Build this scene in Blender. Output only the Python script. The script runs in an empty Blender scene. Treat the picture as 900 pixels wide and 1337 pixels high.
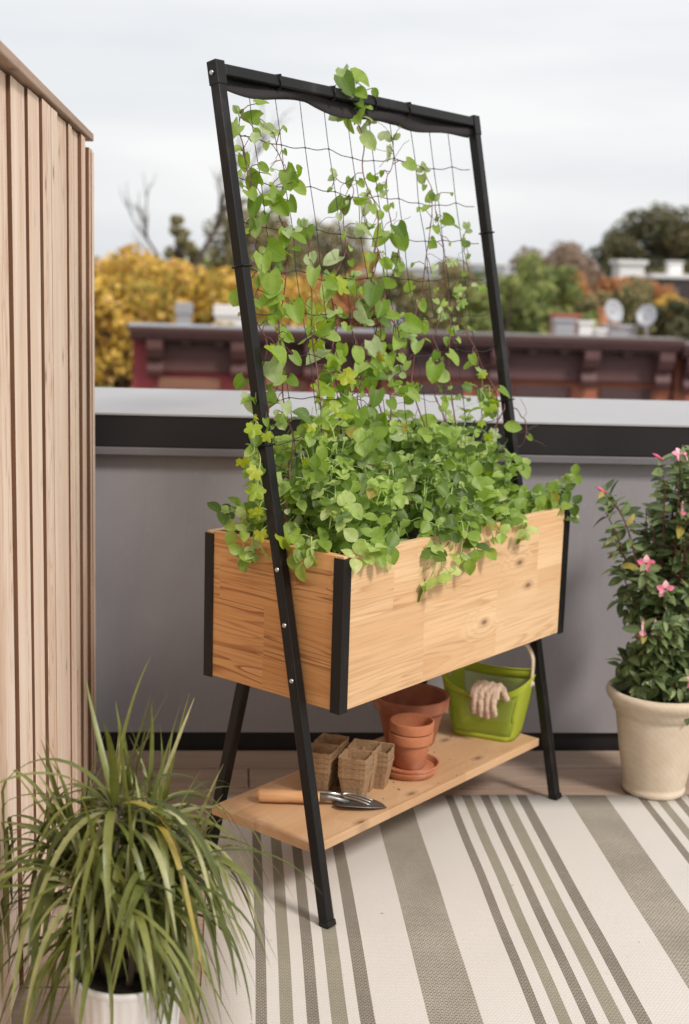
import bpy, bmesh, math, random
from mathutils import Vector, Matrix, noise
R = math.radians
rnd = random.Random(7)
sc = bpy.context.scene
col = sc.collection

# ------------------------------------------------------------------ camera
CAM_H, YAW, PIT, ROL, FPX = 1.394, 0.0835, 0.1731, 0.0301, 1682.8
cd = bpy.data.cameras.new('camera'); cam = bpy.data.objects.new('camera', cd); col.objects.link(cam)
fw = Vector((math.sin(YAW)*math.cos(PIT), math.cos(YAW)*math.cos(PIT), -math.sin(PIT)))
rt = Vector((math.cos(YAW), -math.sin(YAW), 0)); up = rt.cross(fw)
r2 = rt*math.cos(ROL)+up*math.sin(ROL); u2 = -rt*math.sin(ROL)+up*math.cos(ROL)
m = Matrix((r2, u2, -fw)).transposed().to_4x4(); m.translation = (0, 0, CAM_H)
cam.matrix_world = m
cd.sensor_fit = 'HORIZONTAL'; cd.sensor_width = 36; cd.lens = 36*FPX/900
cd.clip_start = .05; cd.clip_end = 3000
cd.dof.use_dof = True; cd.dof.focus_distance = 2.65; cd.dof.aperture_fstop = 4.6
sc.camera = cam

# ------------------------------------------------------------------ world, sun
SUN_EL, SUN_AZ = R(44), R(140)          # azimuth measured from +y towards +x: behind the viewer, right
w = bpy.data.worlds.new('World'); sc.world = w; w.use_nodes = True
nt = w.node_tree; nt.nodes.clear(); N = nt.nodes.new; L = nt.links.new
wo = N('ShaderNodeOutputWorld'); bg = N('ShaderNodeBackground'); bg.inputs[1].default_value = .085
sky = N('ShaderNodeTexSky'); sky.sky_type = 'NISHITA'; sky.sun_disc = False
sky.sun_elevation = SUN_EL; sky.sun_rotation = SUN_AZ; sky.dust_density = 3; sky.air_density = 1.2
tc = N('ShaderNodeTexCoord'); mp = N('ShaderNodeMapping'); mp.inputs['Scale'].default_value = (1.2, 1.2, 7)
mp.inputs['Rotation'].default_value = (0, R(3), R(20))
nz = N('ShaderNodeTexNoise'); nz.inputs['Scale'].default_value = 1.6; nz.inputs['Detail'].default_value = 5; nz.inputs['Roughness'].default_value = .5
cr = N('ShaderNodeValToRGB'); cr.color_ramp.elements[0].position = .3; cr.color_ramp.elements[0].color = (5.2, 5.35, 5.6, 1)
cr.color_ramp.elements[1].position = .6; cr.color_ramp.elements[1].color = (6.5, 6.5, 6.5, 1)
mx = N('ShaderNodeMix'); mx.data_type = 'RGBA'; mx.inputs[0].default_value = .93
sxyz = N('ShaderNodeSeparateXYZ'); mr = N('ShaderNodeMapRange'); ad = N('ShaderNodeMath'); ad.operation = 'ADD'
mr.inputs['From Min'].default_value = .02; mr.inputs['From Max'].default_value = .32; mr.inputs['To Min'].default_value = -.12; mr.inputs['To Max'].default_value = .16
L(tc.outputs['Generated'], sxyz.inputs[0]); L(sxyz.outputs[2], mr.inputs[0]); L(nz.outputs[0], ad.inputs[0]); L(mr.outputs[0], ad.inputs[1])   # higher cloud is thinner and brighter
L(tc.outputs['Generated'], mp.inputs[0]); L(mp.outputs[0], nz.inputs[0]); L(ad.outputs[0], cr.inputs[0])
L(sky.outputs[0], mx.inputs[6]); L(cr.outputs[0], mx.inputs[7]); L(mx.outputs[2], bg.inputs[0]); L(bg.outputs[0], wo.inputs[0])
sd = bpy.data.lights.new('sun', 'SUN'); so = bpy.data.objects.new('sun', sd); col.objects.link(so)
sd.energy = 1.5; sd.angle = R(11); sd.color = (1, .945, .875)
sv = Vector((math.sin(SUN_AZ)*math.cos(SUN_EL), math.cos(SUN_AZ)*math.cos(SUN_EL), math.sin(SUN_EL)))
so.rotation_euler = sv.to_track_quat('Z', 'Y').to_euler(); so.location = sv*20
sc.view_settings.view_transform = 'Standard'; sc.view_settings.look = 'None'
sc.view_settings.gamma = 1; sc.view_settings.exposure = 0.84
sc.render.engine = 'CYCLES'
sc.cycles.transparent_max_bounces = 12

# ------------------------------------------------------------------ materials
def newmat(name, base=(.5, .5, .5), rough=.6, metal=0, spec=None):
    m = bpy.data.materials.new(name); m.use_nodes = True
    b = m.node_tree.nodes['Principled BSDF']
    b.inputs['Base Color'].default_value = (*base, 1); b.inputs['Roughness'].default_value = rough
    b.inputs['Metallic'].default_value = metal
    if spec is not None: b.inputs['Specular IOR Level'].default_value = spec
    return m, m.node_tree, b
def node(t, ty, **kw):
    n = t.nodes.new(ty)
    for k, v in kw.items():
        if k.startswith('i_'): n.inputs[k[2:]].default_value = v
        else: setattr(n, k, v)
    return n
def ramp(t, fac, stops, interp='LINEAR'):
    n = t.nodes.new('ShaderNodeValToRGB'); e = n.color_ramp.elements; n.color_ramp.interpolation = interp
    while len(e) < len(stops): e.new(.5)
    for i, (p, c) in enumerate(stops):
        e[i].position = p; e[i].color = (*c, 1) if len(c) == 3 else c
    t.links.new(fac, n.inputs[0]); return n.outputs[0]
def coords(t, scale=(1, 1, 1), out='Object', rot=(0, 0, 0)):
    a = t.nodes.new('ShaderNodeTexCoord'); b = t.nodes.new('ShaderNodeMapping')
    b.inputs['Scale'].default_value = scale; b.inputs['Rotation'].default_value = rot
    t.links.new(a.outputs[out], b.inputs[0]); return b.outputs[0]
def noisen(t, vec, scale=5, detail=4, rough=.5, dist=0):
    n = t.nodes.new('ShaderNodeTexNoise'); n.inputs['Scale'].default_value = scale
    n.inputs['Detail'].default_value = detail; n.inputs['Roughness'].default_value = rough; n.inputs['Distortion'].default_value = dist
    t.links.new(vec, n.inputs['Vector']); return n.outputs[0]
def mixc(t, a, b, f, mode='MIX'):
    n = t.nodes.new('ShaderNodeMix'); n.data_type = 'RGBA'; n.blend_type = mode
    for i, v in ((6, a), (7, b), (0, f)):
        if hasattr(v, 'is_linked') or hasattr(v, 'links'): t.links.new(v, n.inputs[i])
        else: n.inputs[i].default_value = v if i == 0 else (*v, 1)
    return n.outputs[2]
def mth(t, op, a, b=0.0, c=None):
    n = t.nodes.new('ShaderNodeMath'); n.operation = op
    for i, v in enumerate((a, b) if c is None else (a, b, c)):
        if hasattr(v, 'links'): t.links.new(v, n.inputs[i])
        else: n.inputs[i].default_value = v
    return n.outputs[0]
def bump(t, b, h, strength=.3, dist=.002):
    n = t.nodes.new('ShaderNodeBump'); n.inputs['Strength'].default_value = strength; n.inputs['Distance'].default_value = dist
    t.links.new(h, n.inputs['Height']); t.links.new(n.outputs[0], b.inputs['Normal'])

def wood(name, axis, dark, mid, light, stave=None, rough=.55, grain=1.0, knots=True, ring=.5, by_island=False, spec=.3):
    """axis 0/1/2 = grain direction in object space; stave=(length, width, axis of width) for edge-glued blocks"""
    m, t, b = newmat(name, mid, rough, spec=spec)
    a = t.nodes.new('ShaderNodeTexCoord').outputs['Object']
    info = None
    if stave:
        sep = t.nodes.new('ShaderNodeSeparateXYZ'); t.links.new(a, sep.inputs[0])
        ln, wd, wax = stave
        row = mth(t, 'FLOOR', mth(t, 'DIVIDE', sep.outputs[wax], wd))
        wr = t.nodes.new('ShaderNodeTexWhiteNoise'); wr.noise_dimensions = '1D'; t.links.new(row, wr.inputs['W'])
        cx = mth(t, 'FLOOR', mth(t, 'ADD', mth(t, 'DIVIDE', sep.outputs[axis], ln), mth(t, 'MULTIPLY', wr.outputs[0], 3.7)))
        cmb = t.nodes.new('ShaderNodeCombineXYZ'); t.links.new(row, cmb.inputs[0]); t.links.new(cx, cmb.inputs[1])
        wn = t.nodes.new('ShaderNodeTexWhiteNoise'); wn.noise_dimensions = '3D'; t.links.new(cmb.outputs[0], wn.inputs['Vector'])
        info = wn.outputs[0]; vofs = wn.outputs[1]
    elif by_island:
        g = t.nodes.new('ShaderNodeNewGeometry'); wn = t.nodes.new('ShaderNodeTexWhiteNoise'); wn.noise_dimensions = '1D'
        oi = t.nodes.new('ShaderNodeObjectInfo')
        t.links.new(mth(t, 'ADD', g.outputs['Random Per Island'], oi.outputs['Random']), wn.inputs['W']); info = wn.outputs[0]; vofs = wn.outputs[1]
    vec = a
    if info is not None:
        vm = t.nodes.new('ShaderNodeVectorMath'); vm.operation = 'MULTIPLY_ADD'; t.links.new(vofs, vm.inputs[0])
        vm.inputs[1].default_value = (4, 4, 4); t.links.new(a, vm.inputs[2]); vec = vm.outputs[0]
    mpn = t.nodes.new('ShaderNodeMapping'); s = [9, 9, 9]; s[axis] = .6
    mpn.inputs['Scale'].default_value = s; t.links.new(vec, mpn.inputs[0]); v = mpn.outputs[0]
    big = noisen(t, v, 1.2*grain, 3, .5, .4)
    kd = None
    if stave and knots:
        c2 = t.nodes.new('ShaderNodeCombineXYZ'); t.links.new(mth(t, 'MULTIPLY', sep.outputs[axis], 5.2), c2.inputs[0]); t.links.new(mth(t, 'MULTIPLY', sep.outputs[stave[2]], 10.5), c2.inputs[1])
        vo = t.nodes.new('ShaderNodeTexVoronoi'); vo.voronoi_dimensions = '2D'; vo.inputs['Scale'].default_value = 1; t.links.new(c2.outputs[0], vo.inputs['Vector'])
        sc_ = t.nodes.new('ShaderNodeSeparateColor'); t.links.new(vo.outputs['Color'], sc_.inputs[0])
        kd = mth(t, 'ADD', vo.outputs['Distance'], mth(t, 'MULTIPLY', mth(t, 'LESS_THAN', sc_.outputs[0], .64), 2.0))
        big = mth(t, 'ADD', big, mth(t, 'MULTIPLY', ramp(t, kd, [(0, (1, 1, 1)), (.55, (0, 0, 0))]), .22))
    # growth rings: contour lines of a stretched noise
    rings = mth(t, 'FRACT', mth(t, 'MULTIPLY', big, 17.0))
    rr = ramp(t, rings, [(0, (0, 0, 0)), (.6, (.08,)*3), (.9, (1, 1, 1)), (1, (0, 0, 0))])
    mp2 = t.nodes.new('ShaderNodeMapping'); s2 = [160, 160, 160]; s2[axis] = 5
    mp2.inputs['Scale'].default_value = s2; t.links.new(vec, mp2.inputs[0])
    fine = noisen(t, mp2.outputs[0], 1, 3, .6)
    base = ramp(t, big, [(.25, mid), (.75, light)])
    msk = ramp(t, noisen(t, v, .7, 2, .5), [(.44, (.10,)*3), (.56, (1, 1, 1))])
    c = mixc(t, base, dark, mth(t, 'MULTIPLY', mth(t, 'MULTIPLY', rr, ring), msk))
    c = mixc(t, c, dark, mth(t, 'MULTIPLY', ramp(t, fine, [(.45, (0, 0, 0)), (.75, (1, 1, 1))]), .35))
    if kd is not None:
        k = ramp(t, kd, [(.0, (1, 1, 1)), (.045, (.9,)*3), (.07, (.45,)*3), (.17, (0, 0, 0))]); c = mixc(t, c, tuple(x*.38 for x in dark), mth(t, 'MULTIPLY', k, .85))
    elif knots:
        mp3 = t.nodes.new('ShaderNodeMapping'); s3 = [9, 9, 9]; s3[axis] = 5
        mp3.inputs['Scale'].default_value = s3; t.links.new(vec, mp3.inputs[0])
        vo = t.nodes.new('ShaderNodeTexVoronoi'); vo.inputs['Scale'].default_value = 1; t.links.new(mp3.outputs[0], vo.inputs['Vector'])
        k = ramp(t, vo.outputs['Distance'], [(.0, (1, 1, 1)), (.05, (.9,)*3), (.075, (.35,)*3), (.16, (0, 0, 0))])
        c = mixc(t, c, tuple(x*.35 for x in dark), mth(t, 'MULTIPLY', k, .8))
    if info is not None:
        f = ramp(t, info, [(0, (.90, .85, .80)), (.5, (1, 1, 1)), (1, (1.0, .96, .91))])
        c = mixc(t, c, f, .9, 'MULTIPLY')
    t.links.new(c, b.inputs['Base Color'])
    bump(t, b, fine, .15, .0008)
    return m

M = {}
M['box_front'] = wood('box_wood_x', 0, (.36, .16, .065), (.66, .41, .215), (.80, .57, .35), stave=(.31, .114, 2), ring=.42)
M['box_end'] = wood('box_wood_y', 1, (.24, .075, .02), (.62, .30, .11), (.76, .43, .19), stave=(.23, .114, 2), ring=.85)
M['shelf'] = wood('shelf_wood', 0, (.40, .22, .11), (.50, .30, .16), (.60, .40, .24), stave=(.32, .062, 1), ring=.22)
M['fence'] = wood('fence_wood', 2, (.46, .235, .115), (.74, .55, .42), (.88, .755, .65), by_island=True, rough=.75, ring=.75, grain=1.3)
M['fence_gap_shade'] = wood('fence_gap_shade_wood', 2, (.05, .025, .015), (.13, .06, .03), (.22, .11, .06), rough=.9, ring=.3, knots=False)  # dark wood colour for board sides, painting in the shade of the gaps
M['cap'] = wood('cap_wood', 1, (.22, .14, .10), (.38, .26, .19), (.50, .37, .29), rough=.8, ring=.3)
M['deck'] = wood('deck_wood', 0, (.13, .085, .06), (.30, .215, .165), (.42, .32, .26), by_island=True, rough=.8, ring=.3, knots=False)
M['toolwood'] = wood('tool_wood', 0, (.35, .17, .07), (.55, .30, .14), (.66, .40, .2), rough=.35, ring=.25, knots=False, grain=3)

def plain(name, c, rough=.5, metal=0, var=.12, scale=30, bmp=.1, bd=.001, spec=None):
    m, t, b = newmat(name, c, rough, metal, spec)
    v = coords(t); n = noisen(t, v, scale, 4, .6)
    cc = mixc(t, tuple(x*(1-var) for x in c), tuple(min(1, x*(1+var)) for x in c), n)
    t.links.new(cc, b.inputs['Base Color']); bump(t, b, n, bmp, bd)
    return m
M['black'] = plain('black_powder_coat', (.011, .010, .010), .36, 0, .3, 400, .12, .0004)
m, t, b = newmat('black_powder_coat', (.011, .010, .010), .4, spec=.28)
n = noisen(t, coords(t), 350, 3, .6); n2 = noisen(t, coords(t, (1, 1, .4)), 9, 6, .75)
t.links.new(mixc(t, mixc(t, (.006, .0055, .0055), (.011, .010, .0095), n), (.06, .054, .048), mth(t, 'MULTIPLY', ramp(t, n2, [(.56, (0, 0, 0)), (.75, (1, 1, 1))]), .5)), b.inputs['Base Color'])
t.links.new(mth(t, 'ADD', mth(t, 'MULTIPLY', n2, .35), .2), b.inputs['Roughness']); bump(t, b, n, .12, .0004); M['black'] = m
M['steel'] = plain('bolt_steel', (.55, .54, .52), .28, 1, .1, 100)
M['toolsteel'] = plain('tool_steel', (.26, .25, .24), .42, .9, .25, 40)
M['black_cloth'] = plain('black_webbing', (.022, .019, .02), .85, 0, .3, 300, .4)
M['string'] = plain('net_string', (.016, .020, .018), .6, 0, .2, 300)
M['coping'] = plain('coping_metal', (.375, .37, .38), .55, 0, .09, 2.5, .02)
M['fascia'] = plain('dark_fascia', (.017, .0145, .015), .5, 0, .25, 6, .03, spec=.3)
M['trimstrip'] = plain('trim_strip', (.15, .14, .147), .5, 0, .1, 10)
M['panel'] = None
m, t, b = newmat('grey_stucco', (.13, .12, .125), .8)
v = coords(t); n1 = noisen(t, v, 2.2, 5, .6); n2 = noisen(t, coords(t, (1, 1, .35)), 60, 4, .7)
c = mixc(t, (.245, .232, .248), (.315, .297, .312), n1); n3 = noisen(t, coords(t, (9, 1, .5)), 3, 4, .6); c = mixc(t, c, (.20, .185, .19), mth(t, 'MULTIPLY', ramp(t, n3, [(.5, (0, 0, 0)), (.78, (1, 1, 1))]), .14)); c = mixc(t, c, (.38, .36, .365), mth(t, 'MULTIPLY', ramp(t, n2, [(.55, (0, 0, 0)), (.8, (1, 1, 1))]), .35))
t.links.new(c, b.inputs['Base Color']); bump(t, b, n2, .25, .002); M['panel'] = m

def terracotta(name, a, b_, c_):
    m, t, b = newmat(name, a, .85)
    v = coords(t); n = noisen(t, v, 18, 5, .6); n2 = noisen(t, coords(t, (1, 1, 6)), 90, 2, .5)
    c = ramp(t, n, [(.3, a), (.55, b_), (.78, c_)]); n3 = noisen(t, coords(t, (1, 1, 2)), 7, 6, .75); c = mixc(t, c, (.62, .50, .42), mth(t, 'MULTIPLY', ramp(t, n3, [(.56, (0, 0, 0)), (.72, (1, 1, 1))]), .4))
    t.links.new(c, b.inputs['Base Color']); bump(t, b, n2, .15, .0008)
    return m
M['terra'] = terracotta('terracotta', (.40, .135, .058), (.47, .175, .082), (.56, .26, .16))
M['terra_old'] = terracotta('old_terracotta', (.25, .085, .042), (.33, .12, .065), (.42, .19, .12))
m, t, b = newmat('peat_fibre', (.22, .14, .075), .95)
n = noisen(t, coords(t), 120, 5, .7); n1 = noisen(t, coords(t), 14, 2)
c = mixc(t, ramp(t, n, [(.3, (.17, .095, .045)), (.7, (.37, .225, .115))]), (.44, .29, .165), mth(t, 'MULTIPLY', n1, .35)); t.links.new(c, b.inputs['Base Color'])
bump(t, b, n, .7, .003); M['peat'] = m
m, t, b = newmat('cast_stone', (.55, .44, .32), .8)
n = noisen(t, coords(t, (1, 1, 1)), 9, 5, .6)
wv = node(t, 'ShaderNodeTexWave', i_Scale=26, i_Distortion=3); wv.inputs['Detail Scale'].default_value = 3; t.links.new(coords(t, (1, 1, 1), rot=(R(30), R(50), 0)), wv.inputs[0])
c = ramp(t, n, [(.3, (.56, .45, .33)), (.7, (.70, .59, .46))]); c = mixc(t, c, (.38, .29, .20), mth(t, 'MULTIPLY', wv.outputs[0], .10))
t.links.new(c, b.inputs['Base Color']); bump(t, b, wv.outputs[0], .15, .0006); M['stone'] = m
M['whitepot'] = plain('white_glaze', (.76, .75, .74), .3, 0, .03, 8, .02)
m, t, b = newmat('soil', (.03, .02, .014), .95)
n = noisen(t, coords(t), 90, 6, .7); c = ramp(t, n, [(.35, (.012, .008, .006)), (.62, (.05, .034, .024)), (.78, (.14, .10, .075))]); t.links.new(c, b.inputs['Base Color']); bump(t, b, n, 1, .01); M['soil'] = m

def leafmat(name, cols, trans=.35, rough=.42, vein=.35, veincol=(.35, .45, .15), edge=None):
    """cols: ramp from per-leaf random attribute; UV: x across (-1..1 -> 0..1), y along"""
    m, t, b = newmat(name, cols[0], rough)
    at = t.nodes.new('ShaderNodeAttribute'); at.attribute_name = 'leafrand'
    st = [(i/(len(cols)-1)*.95, c) for i, c in enumerate(cols)]+[(1, (.42, .33, .07))]
    c = ramp(t, at.outputs['Fac'], st)
    uv = t.nodes.new('ShaderNodeUVMap'); sp = t.nodes.new('ShaderNodeSeparateXYZ'); t.links.new(uv.outputs[0], sp.inputs[0])
    ax = mth(t, 'ABSOLUTE', mth(t, 'SUBTRACT', sp.outputs[0], .5))
    mid = ramp(t, ax, [(0, (1, 1, 1)), (.035, (0, 0, 0))])
    side = mth(t, 'FRACT', mth(t, 'MULTIPLY', mth(t, 'SUBTRACT', sp.outputs[1], mth(t, 'MULTIPLY', ax, .8)), 5.5))
    sv_ = ramp(t, side, [(0, (1, 1, 1)), (.12, (0, 0, 0)), (.9, (0, 0, 0)), (1, (1, 1, 1))])
    vf = mth(t, 'MULTIPLY', mth(t, 'MAXIMUM', mid, mth(t, 'MULTIPLY', sv_, .45)), vein)
    c = mixc(t, c, veincol, vf)
    n = noisen(t, coords(t), 55, 3, .6); nb_ = noisen(t, coords(t), 38, 5, .75)
    c = mixc(t, c, (.26, .19, .06), mth(t, 'MULTIPLY', ramp(t, nb_, [(.68, (0, 0, 0)), (.75, (1, 1, 1))]), .5))
    c = mixc(t, c, tuple(x*.6 for x in cols[0]), mth(t, 'MULTIPLY', ramp(t, n, [(.4, (0, 0, 0)), (.8, (1, 1, 1))]), .35))
    t.links.new(c, b.inputs['Base Color'])
    tr = t.nodes.new('ShaderNodeBsdfTranslucent'); hs = t.nodes.new('ShaderNodeHueSaturation'); hs.inputs['Saturation'].default_value = 1.15; hs.inputs['Value'].default_value = 1.35
    t.links.new(c, hs.inputs['Color']); t.links.new(hs.outputs[0], tr.inputs[0])
    ms = t.nodes.new('ShaderNodeMixShader'); ms.inputs[0].default_value = trans
    o = t.nodes['Material Output']; t.links.new(b.outputs[0], ms.inputs[1]); t.links.new(tr.outputs[0], ms.inputs[2]); t.links.new(ms.outputs[0], o.inputs[0])
    bump(t, b, vf, .3, .001)
    return m
M['pea'] = leafmat('pea_leaf', [(.075, .135, .02), (.20, .32, .045), (.36, .50, .09), (.58, .68, .27)], .45, .45)
M['vine'] = leafmat('vine_leaf', [(.12, .21, .035), (.23, .36, .05), (.35, .49, .10), (.50, .60, .33)], .5, .5)
M['lobed'] = leafmat('lobed_leaf', [(.24, .38, .03), (.36, .48, .04), (.46, .50, .04)], .5)
M['dark_leaf'] = leafmat('mandevilla_leaf', [(.07, .105, .04), (.17, .235, .085), (.36, .41, .20)], .3, .42)
M['blade'] = leafmat('blade_leaf', [(.055, .07, .015), (.125, .15, .03), (.24, .26, .07), (.52, .51, .28)], .25, .38, .25, (.36, .37, .15))
M['stem_green'] = plain('green_stem', (.34, .46, .16), .5, 0, .2, 40)
M['stem_red'] = plain('red_stem', (.15, .055, .045), .5, 0, .4, 30)
M['bark'] = plain('bark', (.10, .075, .055), .9, 0, .35, 8, .5, .01)
m, t, b = newmat('petal', (.75, .14, .28), .5)
at = t.nodes.new('ShaderNodeAttribute'); at.attribute_name = 'leafrand'
t.links.new(ramp(t, at.outputs['Fac'], [(0, (.62, .10, .20)), (.5, (.76, .26, .36)), (1, (.85, .55, .56))]), b.inputs['Base Color']); M['petal'] = m
# basket
m, t, b = newmat('green_plastic', (.50, .56, .06), .62, spec=.25); b.inputs['Transmission Weight'].default_value = 0
tr = t.nodes.new('ShaderNodeBsdfTranslucent'); tr.inputs[0].default_value = (.55, .68, .06, 1); ms = t.nodes.new('ShaderNodeMixShader'); ms.inputs[0].default_value = .35
t.links.new(b.outputs[0], ms.inputs[1]); t.links.new(tr.outputs[0], ms.inputs[2]); t.links.new(ms.outputs[0], t.nodes['Material Output'].inputs[0]); M['green'] = m
m, t, b = newmat('green_mesh', (.36, .46, .05), .7)
v = coords(t, out='UV'); ck = t.nodes.new('ShaderNodeTexBrick'); ck.offset = 0; ck.inputs['Scale'].default_value = 1
ck.inputs['Brick Width'].default_value = .0042; ck.inputs['Row Height'].default_value = .0042; ck.inputs['Mortar Size'].default_value = .0009; ck.inputs['Mortar Smooth'].default_value = .1
t.links.new(v, ck.inputs['Vector']); tp = t.nodes.new('ShaderNodeBsdfTransparent'); ms = t.nodes.new('ShaderNodeMixShader')
t.links.new(mth(t, 'ADD', mth(t, 'MULTIPLY', ck.outputs['Fac'], .6), .12), ms.inputs[0]); t.links.new(tp.outputs[0], ms.inputs[1]); t.links.new(b.outputs[0], ms.inputs[2]); t.links.new(ms.outputs[0], t.nodes['Material Output'].inputs[0]); M['mesh'] = m
M['beige_plastic'] = plain('beige_plastic', (.62, .50, .36), .4, 0, .04, 10)
M['glove'] = plain('glove_suede', (.52, .38, .285), .9, 0, .22, 25, .6, .004)

# ------------------------------------------------------------------ mesh helpers
def obj(name, bm, mat, parent=None, smooth=False, loc=None, autos=None):
    me = bpy.data.meshes.new(name); bm.normal_update(); bm.to_mesh(me); bm.free()
    o = bpy.data.objects.new(name, me); col.objects.link(o)
    for x in (mat if isinstance(mat, (list, tuple)) else [mat]): me.materials.append(x)
    if smooth: me.polygons.foreach_set('use_smooth', [True]*len(me.polygons))
    if autos is not None:
        me.polygons.foreach_set('use_smooth', [True]*len(me.polygons)); me.set_sharp_from_angle(angle=R(autos))
    if parent: o.parent = parent
    if loc: o.location = loc
    return o
def thing(name, label, cat, loc=(0, 0, 0), rotz=0, group=None):
    o = bpy.data.objects.new(name, None); col.objects.link(o); o.empty_display_size = .1
    o.location = loc; o.rotation_euler = (0, 0, rotz); tag(o, label, cat, group); return o
def tag(o, label=None, cat=None, group=None, kind=None):
    if label: o['label'] = label
    if cat: o['category'] = cat
    if group: o['group'] = group
    if kind: o['kind'] = kind
    return o
def box(bm, x0, x1, y0, y1, z0, z1, bev=0, mi=0, mat=None):
    vs = [bm.verts.new((x, y, z)) for x in (x0, x1) for y in (y0, y1) for z in (z0, z1)]
    fs = [bm.faces.new([vs[i] for i in q]) for q in ((0, 1, 3, 2), (4, 6, 7, 5), (0, 4, 5, 1), (2, 3, 7, 6), (0, 2, 6, 4), (1, 5, 7, 3))]
    for f in fs: f.material_index = mi
    if mat is not None: bmesh.ops.transform(bm, matrix=mat, verts=vs)
    if bev:
        es = list({e for f in fs for e in f.edges})
        bmesh.ops.bevel(bm, geom=es, offset=bev, segments=2, affect='EDGES', profile=.5)
def BX(*a, **k):
    bm = bmesh.new(); box(bm, *a, **k); return bm
def frame_at(d, upv=None):
    d = d.normalized(); a = upv if upv is not None else (Vector((0, 0, 1)) if abs(d.z) < .95 else Vector((1, 0, 0)))
    x = a.cross(d)
    if x.length < 1e-6: x = Vector((1, 0, 0)).cross(d)
    x.normalize(); return x, d.cross(x).normalized()
def tube(bm, pts, rad, seg=6, mi=0, caps=True, sec=None):
    pts = [Vector(p) for p in pts]; n = len(pts)
    rs = rad if isinstance(rad, (list, tuple)) else [rad]*n
    prev = None; x = None
    for i, p in enumerate(pts):
        d = (pts[min(i+1, n-1)]-pts[max(i-1, 0)])
        if d.length < 1e-9: d = Vector((0, 0, 1))
        d.normalize()
        if x is None: x, y = frame_at(d)
        else:
            x = (x-d*x.dot(d))
            if x.length < 1e-6: x, y = frame_at(d)
            x.normalize(); y = d.cross(x)
        ring = []
        for k in range(seg):
            a = 2*math.pi*k/seg; ring.append(bm.verts.new(p+(x*math.cos(a)+y*math.sin(a))*rs[i]))
        if prev:
            for k in range(seg):
                f = bm.faces.new((prev[k], prev[(k+1) % seg], ring[(k+1) % seg], ring[k])); f.material_index = mi; f.smooth = True
        elif caps and seg > 2: bm.faces.new(list(reversed(ring))).material_index = mi
        prev = ring
    if caps and seg > 2: bm.faces.new(prev).material_index = mi
def bar(bm, a, b, w, h, upv=Vector((1, 0, 0)), bev=.002):
    a, b = Vector(a), Vector(b); d = b-a; x, y = frame_at(d, upv)
    M4 = Matrix((x, y, d.normalized())).transposed().to_4x4(); M4.translation = a
    box(bm, -w/2, w/2, -h/2, h/2, 0, d.length, bev, mat=M4)
def lathe(bm, prof, seg=48, c=(0, 0), mi=0, ribs=0, ribamp=0):
    rings = []
    for (r, z) in prof:
        ring = []
        for k in range(seg):
            a = 2*math.pi*k/seg; rr = r
            if ribs: rr = r-ribamp*abs(math.sin(a*ribs/2))**.5*(1 if ribs else 0)*(1 if r > .01 else 0)*-1 if False else r+ribamp*(abs(math.sin(a*ribs/2))-.6)
            ring.append(bm.verts.new((c[0]+rr*math.cos(a), c[1]+rr*math.sin(a), z)))
        rings.append(ring)
    for i in range(len(rings)-1):
        for k in range(seg):
            f = bm.faces.new((rings[i][k], rings[i][(k+1) % seg], rings[i+1][(k+1) % seg], rings[i+1][k])); f.smooth = True; f.material_index = mi
    return rings
def smoothpath(pts, n=6):
    pts = [Vector(p) for p in pts]; out = []
    P = [pts[0]*2-pts[1]]+pts+[pts[-1]*2-pts[-2]]
    for i in range(1, len(P)-2):
        for k in range(n):
            t = k/n; a, b, c, d = P[i-1], P[i], P[i+1], P[i+2]
            out.append(.5*((2*b)+(c-a)*t+(2*a-5*b+4*c-d)*t*t+(3*b-a-3*c+d)*t**3))
    out.append(pts[-1]); return out

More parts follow.
